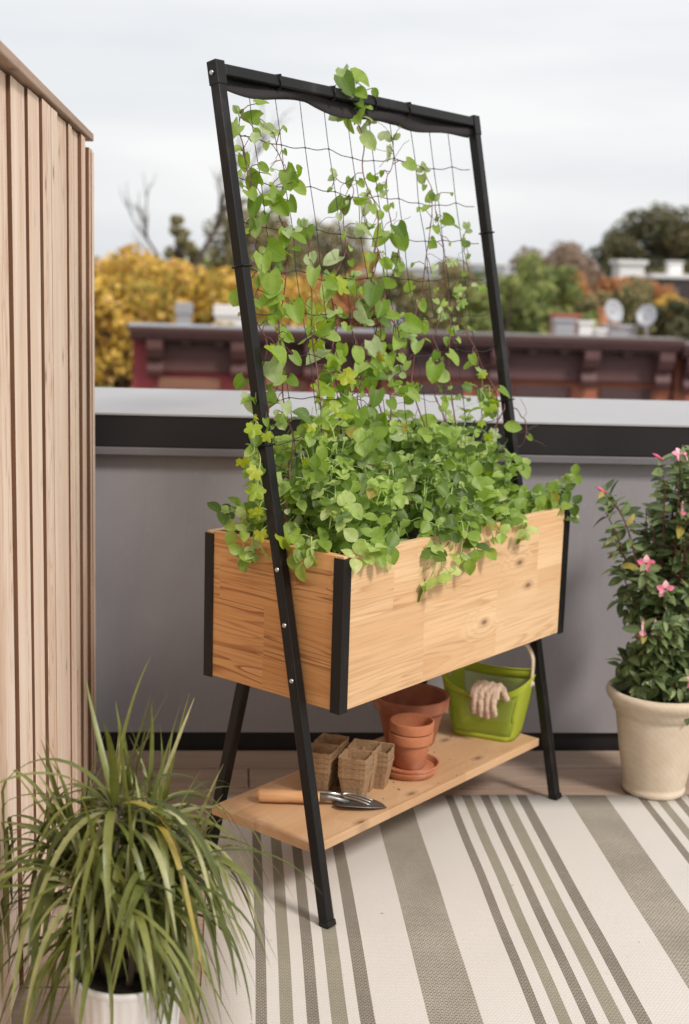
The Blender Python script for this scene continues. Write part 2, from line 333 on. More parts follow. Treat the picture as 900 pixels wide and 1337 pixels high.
class Leaves:
    """collects leaf blades into one mesh, with a random value and UV per leaf"""
    def __init__(s): s.v = []; s.f = []; s.uv = []; s.r = []
    def add(s, V, F, UV, val):
        val = 1.0 if rnd.random() < .010 else min(.95, max(0, val))
        o = len(s.v); s.v += V
        for f in F:
            s.f.append([i+o for i in f]); s.uv += [UV[i] for i in f]; s.r.append(val)
    def leaf(s, pos, d, nrm, Ln, Wd, shape='oval', cup=.25, droop=.3, val=None, rows=6, wave=0):
        d = d.normalized(); side = nrm.cross(d)
        if side.length < 1e-5: side = Vector((1, 0, 0)).cross(d)
        side.normalize(); up_ = d.cross(side).normalized()
        if val is None: val = rnd.random()
        V = []; UV = []; cols = (-1, -.5, 0, .5, 1); ph = rnd.random()*6
        for i in range(rows+1):
            t = i/rows
            if shape == 'oval': wd = math.sin(math.pi*min(1, max(0, (t*.96+.02)))**.85)**.75
            elif shape == 'heart': wd = (1-t**2.8)**.72*min(1, (t+.34)*2.0)
            elif shape == 'round': wd = math.sqrt(max(0, 1-(2*t-1)**2))**.9
            else: wd = math.sin(math.pi*t**.7)                       # lance
            wd = max(wd, .02)
            for c_ in cols:
                x = t*Ln
                if shape == 'heart': x = t*Ln-.22*Ln*abs(c_)**1.2*(1-t)**3
                y = c_*wd*Wd/2
                z = cup*abs(c_)**1.4*wd*Wd/2-droop*Ln*t*t*.5+wave*Wd*math.sin(ph+t*7+c_*2)*abs(c_)
                V.append(pos+d*x+side*y+up_*z); UV.append((.5+c_*.5*wd, t))
        F = []
        for i in range(rows):
            for k in range(4):
                a = i*5+k; F.append([a, a+1, a+6, a+5])
        s.add(V, F, UV, val)
    def lobed(s, pos, d, nrm, R_, val=None, cup=.2):
        d = d.normalized(); side = nrm.cross(d)
        if side.length < 1e-5: side = Vector((1, 0, 0)).cross(d)
        side.normalize(); up_ = d.cross(side).normalized(); val = rnd.random() if val is None else val
        prof = [(-150, .62), (-132, .60), (-115, .82), (-100, .80), (-84, .66), (-66, .95), (-54, 1.02), (-40, .86), (-26, .68), (-13, .98), (0, 1.16), (13, .98), (26, .68), (40, .86), (54, 1.02), (66, .95), (84, .66), (100, .80), (115, .82), (132, .60), (150, .62), (180, .15)]
        V = [pos+d*R_*.1]; UV = [(.5, .4)]
        for h in (.5, 1):
            for a, r in prof:
                a = R(a); rr = r*R_*h; x = math.cos(a)*rr; y = math.sin(a)*rr
                V.append(pos+d*(x+R_*.1)+side*y+up_*(cup*R_*(h*h)*(.25-abs(math.sin(a*3))*.35)-.25*R_*h*h*max(0, math.cos(a)))); UV.append((.5+y/R_*.5, .4+x/R_*.5))
        n = len(prof); F = []
        for k in range(n):
            k2 = (k+1) % n; F.append([0, 1+k, 1+k2]); F.append([1+k, 1+n+k, 1+n+k2, 1+k2])
        s.add(V, F, UV, val)
    def ribbon(s, pts, widths, nrmhint, val, fold=.25):
        V = []; UV = []; n = len(pts)
        for i, p in enumerate(pts):
            d = (pts[min(i+1, n-1)]-pts[max(i-1, 0)]).normalized(); side = d.cross(nrmhint)
            if side.length < .05: side = d.cross(Vector((.3, .7, .2)))
            side.normalize(); u_ = side.cross(d).normalized(); w_ = widths[i]/2
            V += [p-side*w_+u_*w_*fold, p, p+side*w_+u_*w_*fold]; UV += [(.0, i/n*.2), (.5, i/n*.2), (1, i/n*.2)]
        F = []
        for i in range(n-1):
            a = i*3; F += [[a, a+1, a+4, a+3], [a+1, a+2, a+5, a+4]]
        s.add(V, F, UV, val)
    def build(s, name, mat, parent=None):
        me = bpy.data.meshes.new(name); me.from_pydata([tuple(v) for v in s.v], [], s.f); me.materials.append(mat)
        uv = me.uv_layers.new(name='UVMap'); flat = []
        for u in s.uv: flat += [u[0], u[1]]
        uv.data.foreach_set('uv', flat)
        at = me.attributes.new('leafrand', 'FLOAT', 'FACE'); at.data.foreach_set('value', s.r)
        me.polygons.foreach_set('use_smooth', [True]*len(me.polygons))
        o = bpy.data.objects.new(name, me); col.objects.link(o)
        if parent: o.parent = parent
        return o
def rv(s=1): return Vector((rnd.uniform(-s, s), rnd.uniform(-s, s), rnd.uniform(-s, s)))

# ------------------------------------------------------------------ ground and far land
GZ = -9.5
bm = bmesh.new(); S = 2500
vs = [bm.verts.new(p) for p in ((-S, -S, GZ), (S, -S, GZ), (S, S, GZ), (-S, S, GZ))]; bm.faces.new(vs)
tag(obj('ground', bm, plain('ground_mat', (.06, .065, .04), .95, 0, .4, .05)), kind='structure')
bm = bmesh.new(); vs = [bm.verts.new(p) for p in ((-200, 8, GZ+.004), (200, 8, GZ+.004), (200, 18.5, GZ+.004), (-200, 18.5, GZ+.004))]; bm.faces.new(vs)
tag(obj('road', bm, plain('asphalt', (.05, .05, .052), .9, 0, .2, 3)), kind='structure')
bm = BX(-200, 200, 18.5, 22, GZ, GZ+.13, bev=0); tag(obj('pavement', bm, plain('pavement_mat', (.3, .29, .27), .9, 0, .2, 2)), kind='structure')
# distant hills
bm = bmesh.new(); prev = None; NH = 120
for i in range(NH+1):
    x = -700+1700*i/NH; h = GZ+14+7*noise.noise(Vector((x*.006, 3, 0)))+4*noise.noise(Vector((x*.03, 1, 0)))
    row = [bm.verts.new((x, 600+30*j, GZ-1+(h-GZ)*math.sin(math.pi*min(1, j/6)*.5))) for j in range(7)]+[bm.verts.new((x, 1000, GZ-1))]
    if prev:
        for j in range(7): bm.faces.new((prev[j], row[j], row[j+1], prev[j+1]))
    prev = row
tag(obj('hills', bm, plain('hills_mat', (.20, .24, .30), .95, 0, .15, .02), smooth=True), kind='structure')

# ------------------------------------------------------------------ deck
bm = bmesh.new(); y = 3.736; k = 0
while y > -1.2:
    wd = .148; x = -1.6-rnd.random()*1.2
    while x < 5.2:
        ln = rnd.uniform(2.2, 3.6); box(bm, x, x+ln-.004, y-wd+.006, y, -.03, rnd.uniform(-.0012, 0), .003); x += ln
    y -= wd
tag(obj('deck', bm, M['deck']), kind='structure')
host = thing('apartment_building', 'grey building whose roof carries the wooden deck', 'building', (2, 1, GZ))
obj('wall', BX(-3.8, 3.6, -6, 3.12, 0, 9.36), plain('host_wall', (.22, .2, .19), .9, 0, .15, 1), host)

# ------------------------------------------------------------------ parapet
pw = thing('parapet_wall', 'low grey roof wall with pale metal coping and dark band behind the planter', 'wall', (0, 3.741, 0))
XL, XR = -1.75, 5.4
obj('stucco_panel', BX(XL, XR, 0, .3, .055, .9), M['panel'], pw)
obj('skirting', BX(XL, XR, .018, .3, -.05, .054), M['fascia'], pw)
obj('trim_strip', BX(XL, XR, -.040, .28, .9005, .922, .002), M['trimstrip'], pw)
obj('fascia', BX(XL, XR, -.030, .30, .9225, 1.014, .003), M['fascia'], pw)
bm = bmesh.new()
prof = [(-.034, 1.0145), (-.034, 1.020), (.41, 1.056), (.41, 1.02), (.30, 1.0145)]
a = [bm.verts.new((XL, y, z)) for y, z in prof]; b2 = [bm.verts.new((XR, y, z)) for y, z in prof]
for i in range(5): bm.faces.new((a[i], a[(i+1) % 5], b2[(i+1) % 5], b2[i]))
bm.faces.new(list(reversed(a))); bm.faces.new(b2)
obj('coping', bm, M['coping'], pw)

# ------------------------------------------------------------------ wooden fence at left
fn = thing('wooden_fence', 'tall fence of pale vertical cedar boards on the left edge of the deck', 'fence', (-.4, 0, 0))
ys = [.35, .49, .63, .78, .92, 1.07, 1.21, 1.36, 1.51, 1.66, 1.81, 1.96, 2.11, 2.262, 2.393, 2.546, 2.679, 2.804, 2.90, 3.082, 3.15, 3.221, 3.30, 3.388, 3.47, 3.54, 3.612]
for i in range(len(ys)-1):
    off = rnd.choice((-.009, -.004, 0, .003)) if i not in (13,) else -.016
    bm = bmesh.new(); wd = ys[i+1]-ys[i]-.007
    # board with a soft profile: routed step on one edge
    box(bm, -.03+off, off, ys[i], ys[i]+wd, .012, 1.742 if i < len(ys)-3 else 1.728, .0015)
    if rnd.random() < .35: box(bm, off-.004, off+.0035, ys[i]+wd*.5, ys[i]+wd-.006, .0125, 1.72, .003)
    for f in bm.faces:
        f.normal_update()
        if abs(f.normal.y) > .6: f.material_index = 1  # side faces get the painted gap shade
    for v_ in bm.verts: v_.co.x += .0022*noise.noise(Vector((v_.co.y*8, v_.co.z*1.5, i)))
    obj('board', bm, [M['fence'], M['fence_gap_shade']], fn)
bm = bmesh.new(); box(bm, -.05, .009, .3, 3.53, 1.748, 1.768, .003)
for v_ in bm.verts: v_.co.x += .004*noise.noise(Vector((v_.co.y*3, 0, 0)))
obj('cap_rail', bm, M['cap'], fn)
obj('gap_shade_sheet', BX(-.0465, -.0425, .3, 3.60, .012, 1.72), M['black_cloth'], fn)  # dark sheet added behind the boards so the gaps look shaded
for z in (.25, .95, 1.6): obj('rail', BX(-.085, -.047, .3, 3.61, z, z+.09, .003), M['fence'], fn)
obj('post', BX(-.17, -.086, 3.50, 3.60, 0, 1.7, .003), M['fence'], fn)
obj('post', BX(-.17, -.086, 1.9, 2.0, 0, 1.7, .003), M['fence'], fn)

# ------------------------------------------------------------------ rug
def weave(name, a, b_, sx=900, sy=900, amt=.5):
    m, t, bs = newmat(name, a, .95)
    v = coords(t, (1, 1, 1)); bk = t.nodes.new('ShaderNodeTexBrick'); bk.inputs['Scale'].default_value = 1
    bk.inputs['Brick Width'].default_value = .0085; bk.inputs['Row Height'].default_value = .0056; bk.inputs['Mortar Size'].default_value = .0014; bk.inputs['Mortar Smooth'].default_value = .6
    t.links.new(v, bk.inputs['Vector']); n = noisen(t, v, 5, 5, .6); n2 = noisen(t, v, 260, 2, .6)
    f = mth(t, 'MULTIPLY', bk.outputs['Fac'], amt)
    c = mixc(t, a, b_, f); c = mixc(t, c, b_, mth(t, 'MULTIPLY', ramp(t, n2, [(.45, (0, 0, 0)), (.75, (1, 1, 1))]), amt*.55))
    c = mixc(t, c, tuple(x*.82 for x in a), mth(t, 'MULTIPLY', ramp(t, n, [(.4, (0, 0, 0)), (.8, (1, 1, 1))]), .45))
    n4 = noisen(t, v, 34, 2, .5); c = mixc(t, c, (.16, .13, .10), mth(t, 'MULTIPLY', ramp(t, n4, [(.745, (0, 0, 0)), (.79, (1, 1, 1))]), .6))
    t.links.new(c, bs.inputs['Base Color']); bump(t, bs, bk.outputs['Fac'], .35, .0012); return m
RM = [weave('rug_cream', (.66, .63, .59), (.46, .42, .37), amt=.42), weave('rug_dark', (.115, .100, .076), (.38, .34, .285), amt=.75),
      weave('rug_green', (.20, .187, .135), (.42, .385, .31), amt=.65), weave('rug_wide', (.145, .127, .095), (.52, .47, .40), amt=.85)]
st = []
for o_ in (0, .537, 1.082, 1.627):
    st += [(.049+o_, .071+o_, 1), (.096+o_, .122+o_, 2), (.148+o_, .172+o_, 1), (.195+o_, .227+o_, 2), (.25+o_, .279+o_, 1)]
for a_, b_ in ((.382, .486), (.930, 1.043), (1.475, 1.585), (2.02, 2.13)): st.append((a_, b_, 3))
st.sort(); X0, X1, Y0, Y1 = -.06, 2.35, -.6, 3.368
segs = []; x = X0
for a_, b_, mi in st: segs.append((x, a_, 0)); segs.append((a_, b_, mi)); x = b_
segs.append((x, X1, 0))
bm = bmesh.new(); NY = 40
def zr(x, y): return .0055+.0016*noise.noise(Vector((x*5, y*4, 0)))+(.003*max(0, noise.noise(Vector((x*3, 7, 0)))) if y > 3.3 else 0)
cache = {}
def rvx(x, j):
    k = (round(x, 5), j)
    if k not in cache:
        y = Y0+(Y1-Y0)*j/NY; xx = x+.0025*noise.noise(Vector((x*2, y*3, 5)))
        if j == NY: y += .004*noise.noise(Vector((x*4, 0, 3)))
        cache[k] = bm.verts.new((xx, y, zr(x, y)))
    return cache[k]
for a_, b_, mi in segs:
    for j in range(NY):
        f = bm.faces.new((rvx(a_, j), rvx(b_, j), rvx(b_, j+1), rvx(a_, j+1))); f.material_index = mi; f.smooth = True
be = [e for e in bm.edges if len(e.link_faces) == 1]
r_ = bmesh.ops.extrude_edge_only(bm, edges=be)
for v_ in r_['geom']:
    if isinstance(v_, bmesh.types.BMVert): v_.co.z = .0006
rug = tag(obj('striped_rug', bm, RM), 'flat woven cream outdoor rug with grey green stripes on the deck', 'rug')

# ------------------------------------------------------------------ trellis planter
W_, D_, H_, ZB = .95, .4075, .3423, .491
ZT = ZB+H_
PO, PYAW = (.2227, 2.6455, 0), .8062
pl = thing('trellis_planter', 'raised wooden planter box on black metal legs with net trellis and lower shelf', 'planter', PO, PYAW)
PM = Matrix.Translation(PO) @ Matrix.Rotation(PYAW, 4, 'Z')
def pw2(u, v, z): return PM @ Vector((u, v, z))
T_ = .02
obj('front_panel', BX(0.0015, W_-.0015, 0, T_, ZB, ZT, .0015), M['box_front'], pl)
obj('back_panel', BX(0.0015, W_-.0015, D_-T_, D_, ZB, ZT, .0015), M['box_front'], pl)
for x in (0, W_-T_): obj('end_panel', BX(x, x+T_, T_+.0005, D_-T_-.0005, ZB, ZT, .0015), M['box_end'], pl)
obj('base_panel', BX(T_+.001, W_-T_-.001, T_+.001, D_-T_-.001, ZB+.02, ZB+.038), M['box_front'], pl)
PP = .027
for sx in (0, 1):
    for sy in (0, 1):
        bm = bmesh.new(); ox = -.003 if not sx else W_+.003; oy = -.003 if not sy else D_+.003
        dx = 1 if not sx else -1; dy = 1 if not sy else -1
        pr = [(0, 0), (PP, 0), (PP, .0027), (.0027, .0027), (.0027, PP), (0, PP)]
        pr = [(ox+dx*a_, oy+dy*b_) for a_, b_ in pr]
        lo = [bm.verts.new((a_, b_, ZB-.004)) for a_, b_ in pr]; hi = [bm.verts.new((a_, b_, ZT-.005)) for a_, b_ in pr]
        for i in range(6): bm.faces.new((lo[i], lo[(i+1) % 6], hi[(i+1) % 6], hi[i]))
        bm.faces.new(lo); bm.faces.new(hi); bmesh.ops.recalc_face_normals(bm, faces=bm.faces)
        obj('corner_post', bm, M['black'], pl)
LW = .0255
def lv(z): return -.002+.205*z
ZTOP = 1.855
for u in (-.0185, W_+.0185):
    bm = bmesh.new(); bar(bm, (u, lv(0.006)+.002, .008), (u, lv(ZTOP), ZTOP), LW, LW, bev=.003)
    leg = obj('leg', bm, M['black'], pl)
    bm = bmesh.new(); bar(bm, (u, lv(.0), .0045), (u, lv(.02), .018), LW+.003, LW+.003, bev=.002); obj('foot_cap', bm, M['black'], leg)
    bm = bmesh.new(); bar(bm, (u, lv(ZTOP-.045), ZTOP-.045), (u, lv(ZTOP+.006), ZTOP+.006), LW+.003, LW+.003, bev=.002); obj('corner_bracket', bm, M['black'], leg)
    s = -1 if u < 0 else 1
    for z in (.785, .665, .545, ZTOP-.02):
        bm = bmesh.new(); vv = lv(z); e = .0145 if z < 1 else .017
        tube(bm, [(u+s*(e-.004), vv, z), (u+s*(e+.0005), vv, z), (u+s*(e+.0025), vv, z)], [.0055, .0055, .003], 14); obj('bolt', bm, M['steel'], leg)
    # front bolt specks up the post
for u in (.08, W_-.08):
    bm = bmesh.new(); bar(bm, (u, .465, .006), (u, .352, ZB-.002), LW, LW, bev=.003); obj('rear_leg', bm, M['black'], pl)
    bm2 = bmesh.new()
bm = bmesh.new(); bar(bm, (-.003, lv(ZTOP-.012), ZTOP-.012), (W_+.003, lv(ZTOP-.012), ZTOP-.012), LW, LW, upv=Vector((0, .2, 1)), bev=.003); obj('top_bar', bm, M['black'], pl)
# black webbing sleeve hanging wavily under the bar
bm = bmesh.new(); prev = None; NS = 80
for i in range(NS+1):
    u = .004+(W_-.008)*i/NS
    dp = .020+.012*abs(math.sin(u*9+.6))+.006*math.sin(u*21)+.010*max(0, math.sin(u*4.2-1))
    row = []
    for j in range(4):
        z = ZTOP-.022-dp*j/3; row.append(bm.verts.new((u, lv(z)+.008+.006*math.sin(u*17+j), z)))
    if prev:
        for j in range(3): bm.faces.new((prev[j], row[j], row[j+1], prev[j+1])).smooth = True
    prev = row
slv = obj('net_sleeve', bm, M['black_cloth'], pl); sm = slv.modifiers.new('solid', 'SOLIDIFY'); sm.thickness = .003
# net
bm = bmesh.new(); NV = 11; vz = [ZTOP-.03, 1.715, 1.62, 1.525, 1.43, 1.335, 1.24, 1.145, 1.05, .955, .86]
def npt(i, j):
    u = .006+(W_-.012)*i/(NV)
    z = vz[j]
    if j > 0:
        z += .005*math.sin(i*1.9+j*.7)-.010*math.sin(math.pi*i/NV)*(1-.3*math.sin(j)) + .005*noise.noise(Vector((i*2.3, j*1.7, 0)))
        u += .010*noise.noise(Vector((i*1.3, j*.9, 4)))*(1 if 0 < i < NV else 0)
    return Vector((u, lv(z)+.014+.004*noise.noise(Vector((i, j, 2))), z))
for i in range(1, NV):
    tube(bm, smoothpath([npt(i, j) for j in range(len(vz))], 4), .00115, 4)
for j in range(1, len(vz)):
    pts = []
    for i in range(0, NV+1):
        pts.append(npt(i, j))
        if i < NV:
            q = (npt(i, j)+npt(i+1, j))/2; q.z -= .004; pts.append(q)
    tube(bm, smoothpath(pts, 3), .00105, 4)
    for i in range(1, NV):
        p = npt(i, j); bmesh.ops.create_icosphere(bm, subdivisions=1, radius=.0026, matrix=Matrix.Translation(p))
obj('netting', bm, M['string'], pl)
# cable ties
def tie(c, axis):
    bm = bmesh.new(); c = Vector(c); r_ = LW/2+.0022
    x, y = frame_at(Vector(axis)); d = Vector(axis).normalized()
    if abs(d.x) < .5: x, y = Vector((1, 0, 0)), d.cross(Vector((1, 0, 0)))
    else: x, y = Vector((0, 1, 0)), Vector((0, 0, 1))
    q = [c+x*a_*r_+y*b_*r_ for a_, b_ in ((-1, -1), (1, -1), (1, 1), (-1, 1), (-1, -1))]
    for i in range(4): tube(bm, [q[i], q[i+1]], .0022, 4)
    obj('cable_tie', bm, M['black'], pl)
for u in (.17, .36, .52, .66): tie((u, lv(ZTOP-.012), ZTOP-.012), (1, 0, 0))
for z in (1.43, 1.05): tie((-.0185, lv(z), z), (0, .205, 1))
for z in (1.55, 1.1): tie((W_+.0185, lv(z), z), (0, .205, 1))
# shelf
ZS = .172
bm = bmesh.new(); box(bm, -.003, W_+.003, .052, .378, ZS-.022, ZS, .002); obj('shelf', bm, M['shelf'], pl)

# soil in the box (ends 3 cm below the rim)
bm = bmesh.new(); nx, ny = 40, 18; g = []
for i in range(nx+1):
    for j in range(ny+1):
        u = T_+.002+(W_-2*T_-.004)*i/nx; v_ = T_+.002+(D_-2*T_-.004)*j/ny
        g.append(bm.verts.new((u, v_, ZT-.04+.012*noise.noise(Vector((u*9, v_*9, 0)))+.006*noise.noise(Vector((u*40, v_*40, 1))))))
for i in range(nx):
    for j in range(ny): bm.faces.new((g[i*(ny+1)+j], g[(i+1)*(ny+1)+j], g[(i+1)*(ny+1)+j+1], g[i*(ny+1)+j+1]))
soil = obj('potting_soil', bm, M['soil'], smooth=True); soil.matrix_world = PM; tag(soil, 'dark potting soil filling the wooden planter box', 'soil', kind='stuff')

# ------------------------------------------------------------------ pea plants
CAMDIR = (Vector((0, 0, CAM_H))-pw2(.5, .2, .95)).normalized()
def at_planter(name, label, cat, u, v, z, group=None):
    t_ = thing(name, label, cat, pw2(u, v, z), PYAW, group); return t_
def pea_plant(u, v, label, n=9, ln=(.14, .26), spread=.10, bias=Vector((0, 0, 0)), z0=ZT-.035, seed=1, leafs=(.016, .035), paths=None, group='pea plants in the planter box', dens=.022):
    rnd.seed(seed)
    root = at_planter('pea_plant', label, 'plant', u, v, z0, group)
    sb = bmesh.new(); lf = Leaves(); P0 = Vector((u, v, z0))
    cam_l = PM.to_3x3().inverted() @ CAMDIR
    P = []
    if paths:
        for p in paths: P.append([Vector((0, 0, -.012))]+[Vector(q)-P0 for q in p])
    else:
        for k in range(n):
            a = rnd.random()*2*math.pi; L_ = rnd.uniform(*ln); s_ = rnd.uniform(.2, 1)*spread
            st_ = Vector((rnd.uniform(-.03, .03), rnd.uniform(-.03, .03), 0)); out = Vector((math.cos(a)*s_, math.sin(a)*s_*.7, 0))+bias
            P.append([st_, st_+out*.35+Vector((0, 0, L_*.55)), st_+out*.8+Vector((0, 0, L_*.95))+rv(.012), st_+out*1.25+Vector((0, 0, L_*1.02))+rv(.02)])
    for pts in P:
        sp = smoothpath(pts, 8); n_ = len(sp); tube(sb, sp, [.0026-.0014*i/n_ for i in range(n_)], 5)
        acc = 0; side = rnd.choice((-1, 1))
        for i in range(2, n_):
            acc += (sp[i]-sp[i-1]).length
            if acc > dens:
                acc = 0; side = -side; tan = (sp[i]-sp[i-1]).normalized()
                pd = (tan.cross(Vector((0, 0, 1))+rv(.3)).normalized()*side+tan*.5+rv(.35)).normalized()
                pe = sp[i]+pd*rnd.uniform(.018, .035); tube(sb, [sp[i], (sp[i]+pe)/2+Vector((0, 0, .003)), pe], .0009, 4, caps=False)
                sz = rnd.uniform(*leafs); nrm = (Vector((0, 0, 1))*rnd.uniform(.3, 1)+cam_l*rnd.uniform(.2, 1.2)+rv(.45)).normalized()
                lat = nrm.cross(pd).normalized(); val = min(1, max(0, rnd.gauss(.42, .33)))
                for s2 in (-1, 1):
                    d = (lat*s2+pd*.35+rv(.2)).normalized()
                    lf.leaf(pe, d, nrm+rv(.25), sz*1.18, sz, 'oval', .28, rnd.uniform(.1, .6), val+rnd.uniform(-.08, .08), wave=.03)
                if rnd.random() < .5:   # stipule pair at the stem
                    for s2 in (-1, 1): lf.leaf(sp[i], (lat*s2+tan*.4+rv(.2)).normalized(), nrm+rv(.3), sz*.8, sz*.66, 'oval', .3, .2, val)
                if rnd.random() < .4:  # tendril
                    q = [pe]; dd = pd.copy()
                    for s3 in range(7): dd = (dd+rv(.55)).normalized(); q.append(q[-1]+dd*.007)
                    tube(sb, q, .0006, 3, caps=False)
        # tip leaves
        nrm = (cam_l+Vector((0, 0, .8))+rv(.4)).normalized()
        for s2 in (-1, 0, 1):
            d = ((sp[-1]-sp[-3]).normalized()+rv(.8)).normalized(); lf.leaf(sp[-1], d, nrm, leafs[0], leafs[0]*.8, 'oval', .4, .2, .85)
    obj('stems', sb, M['stem_green'], root); lf.build('leaves', M['pea'], root)
    return root
# (u, v, height range, spread, where)
peas = [
 (.08, .09, (.08, .15), .05, 'pea plant behind the front left corner post, leaves touching the rim'),
 (.08, .21, (.12, .22), .05, 'pea plant at the foot of the left metal leg in the box'),
 (.09, .31, (.14, .22), .05, 'pea plant in the back left corner of the wooden box'),
 (.17, .08, (.10, .18), .07, 'low pea plant on the front rim, just right of the front left corner'),
 (.18, .20, (.16, .27), .08, 'bushy pea plant under the leftmost net strings'),
 (.20, .32, (.18, .28), .08, 'pea plant against the back board, behind the leftmost net strings'),
 (.30, .10, (.11, .20), .08, 'pea plant leaning on the front rim left of the trailing shoots'),
 (.32, .24, (.16, .28), .08, 'tall pea plant in the left half of the box below the net'),
 (.43, .09, (.10, .19), .07, 'pea plant at the front rim above the middle of the front board'),
 (.43, .29, (.16, .28), .08, 'tall pea plant against the back board near the middle of the box'),
 (.53, .18, (.14, .25), .08, 'full pea plant right at the centre of the box'),
 (.56, .07, (.08, .15), .06, 'short pea plant at the front rim over the trailing shoots'),
 (.62, .30, (.16, .30), .08, 'tall pea plant at the back, right of the box centre'),
 (.68, .16, (.13, .25), .08, 'pea plant in the right half of the box before the net'),
 (.76, .29, (.17, .30), .08, 'tall pea plant at the back near the right metal leg'),
 (.80, .13, (.07, .16), .07, 'low pea plant at the front rim in the right third of the box'),
 (.87, .25, (.12, .22), .07, 'pea plant at the foot of the right metal leg'),
 (.10, .15, (.12, .22), .07, 'pea plant between the left metal leg and the front left corner'),
]
for i, (u, v, ln, sp_, lab) in enumerate(peas):
    pea_plant(u, v, lab, n=7 if ln[1] > .2 else 5, ln=ln, spread=sp_, seed=100+i)
Zr = ZT
pea_plant(.03, .30, 'pea shoots spilling over the left end board beside the back left corner post', seed=200, group='trailing pea shoots', dens=.022, leafs=(.024, .034), paths=[
 [(.05, .27, Zr-.03), (.02, .28, Zr+.03), (-.010, .28, Zr+.01), (-.02, .27, Zr-.04)],
 [(.05, .27, Zr-.03), (.02, .26, Zr+.04), (-.012, .25, Zr+.01), (-.02, .24, Zr-.03)],
 [(.06, .30, Zr-.03), (.03, .33, Zr+.04), (.015, .35, Zr+.05)]])
pea_plant(.26, .03, 'longest trailing pea shoot hanging down the middle of the front board', seed=203, group='trailing pea shoots', dens=.024, leafs=(.022, .031), paths=[
 [(.37, .03, Zr-.02), (.34, .0, Zr+.025), (.325, -.018, Zr-.01), (.31, -.02, Zr-.06), (.285, -.018, Zr-.10)],
 [(.36, .03, Zr-.02), (.34, .0, Zr+.02), (.335, -.018, Zr-.03), (.335, -.02, Zr-.09)]])
pea_plant(.44, .03, 'trailing pea shoot with pale leaves just right of the longest one', seed=204, group='trailing pea shoots', dens=.021, leafs=(.024, .034), paths=[
 [(.44, .03, Zr-.02), (.43, 0, Zr+.03), (.42, -.018, Zr), (.41, -.02, Zr-.05)],
 [(.46, .03, Zr-.02), (.46, 0, Zr+.02), (.465, -.018, Zr-.02), (.47, -.02, Zr-.055)],
 [(.50, .03, Zr-.02), (.51, 0, Zr+.03), (.53, -.015, Zr+.01), (.55, -.02, Zr-.03)]])
pea_plant(.66, .03, 'short pea shoot curling over the front rim in the right half', seed=205, group='trailing pea shoots', dens=.024, leafs=(.024, .034), paths=[
 [(.62, .03, Zr-.02), (.64, 0, Zr+.03), (.67, -.018, Zr+.01), (.69, -.02, Zr-.035)],
 [(.60, .04, Zr-.02), (.60, .01, Zr+.03), (.62, -.015, Zr+.01)]])
pea_plant(.88, .04, 'pea shoots creeping along the rim to the front right corner', seed=206, group='trailing pea shoots', dens=.018, leafs=(.022, .032), paths=[
 [(.80, .08, Zr-.02), (.86, .05, Zr+.02), (.91, .03, Zr+.02), (.955, .01, Zr+.005), (.965, 0, Zr-.025)],
 [(.78, .1, Zr-.02), (.84, .08, Zr+.04), (.90, .07, Zr+.03), (.96, .05, Zr+.03)],
 [(.85, .08, Zr-.02), (.90, .05, Zr+.03), (.95, .03, Zr+.045), (.97, .02, Zr+.07)]])
pea_plant(.12, .03, 'pea leaves lapping over the rim right beside the front left corner', seed=207, group='trailing pea shoots', dens=.017, leafs=(.026, .036), paths=[
 [(.10, .05, Zr-.02), (.08, .01, Zr+.025), (.06, -.015, Zr-.005)], [(.03, .10, Zr-.02), (.0, .09, Zr+.03), (-.012, .08, Zr-.01)],
 [(.15, .05, Zr-.02), (.13, .01, Zr+.02), (.12, -.014, Zr-.01)]])

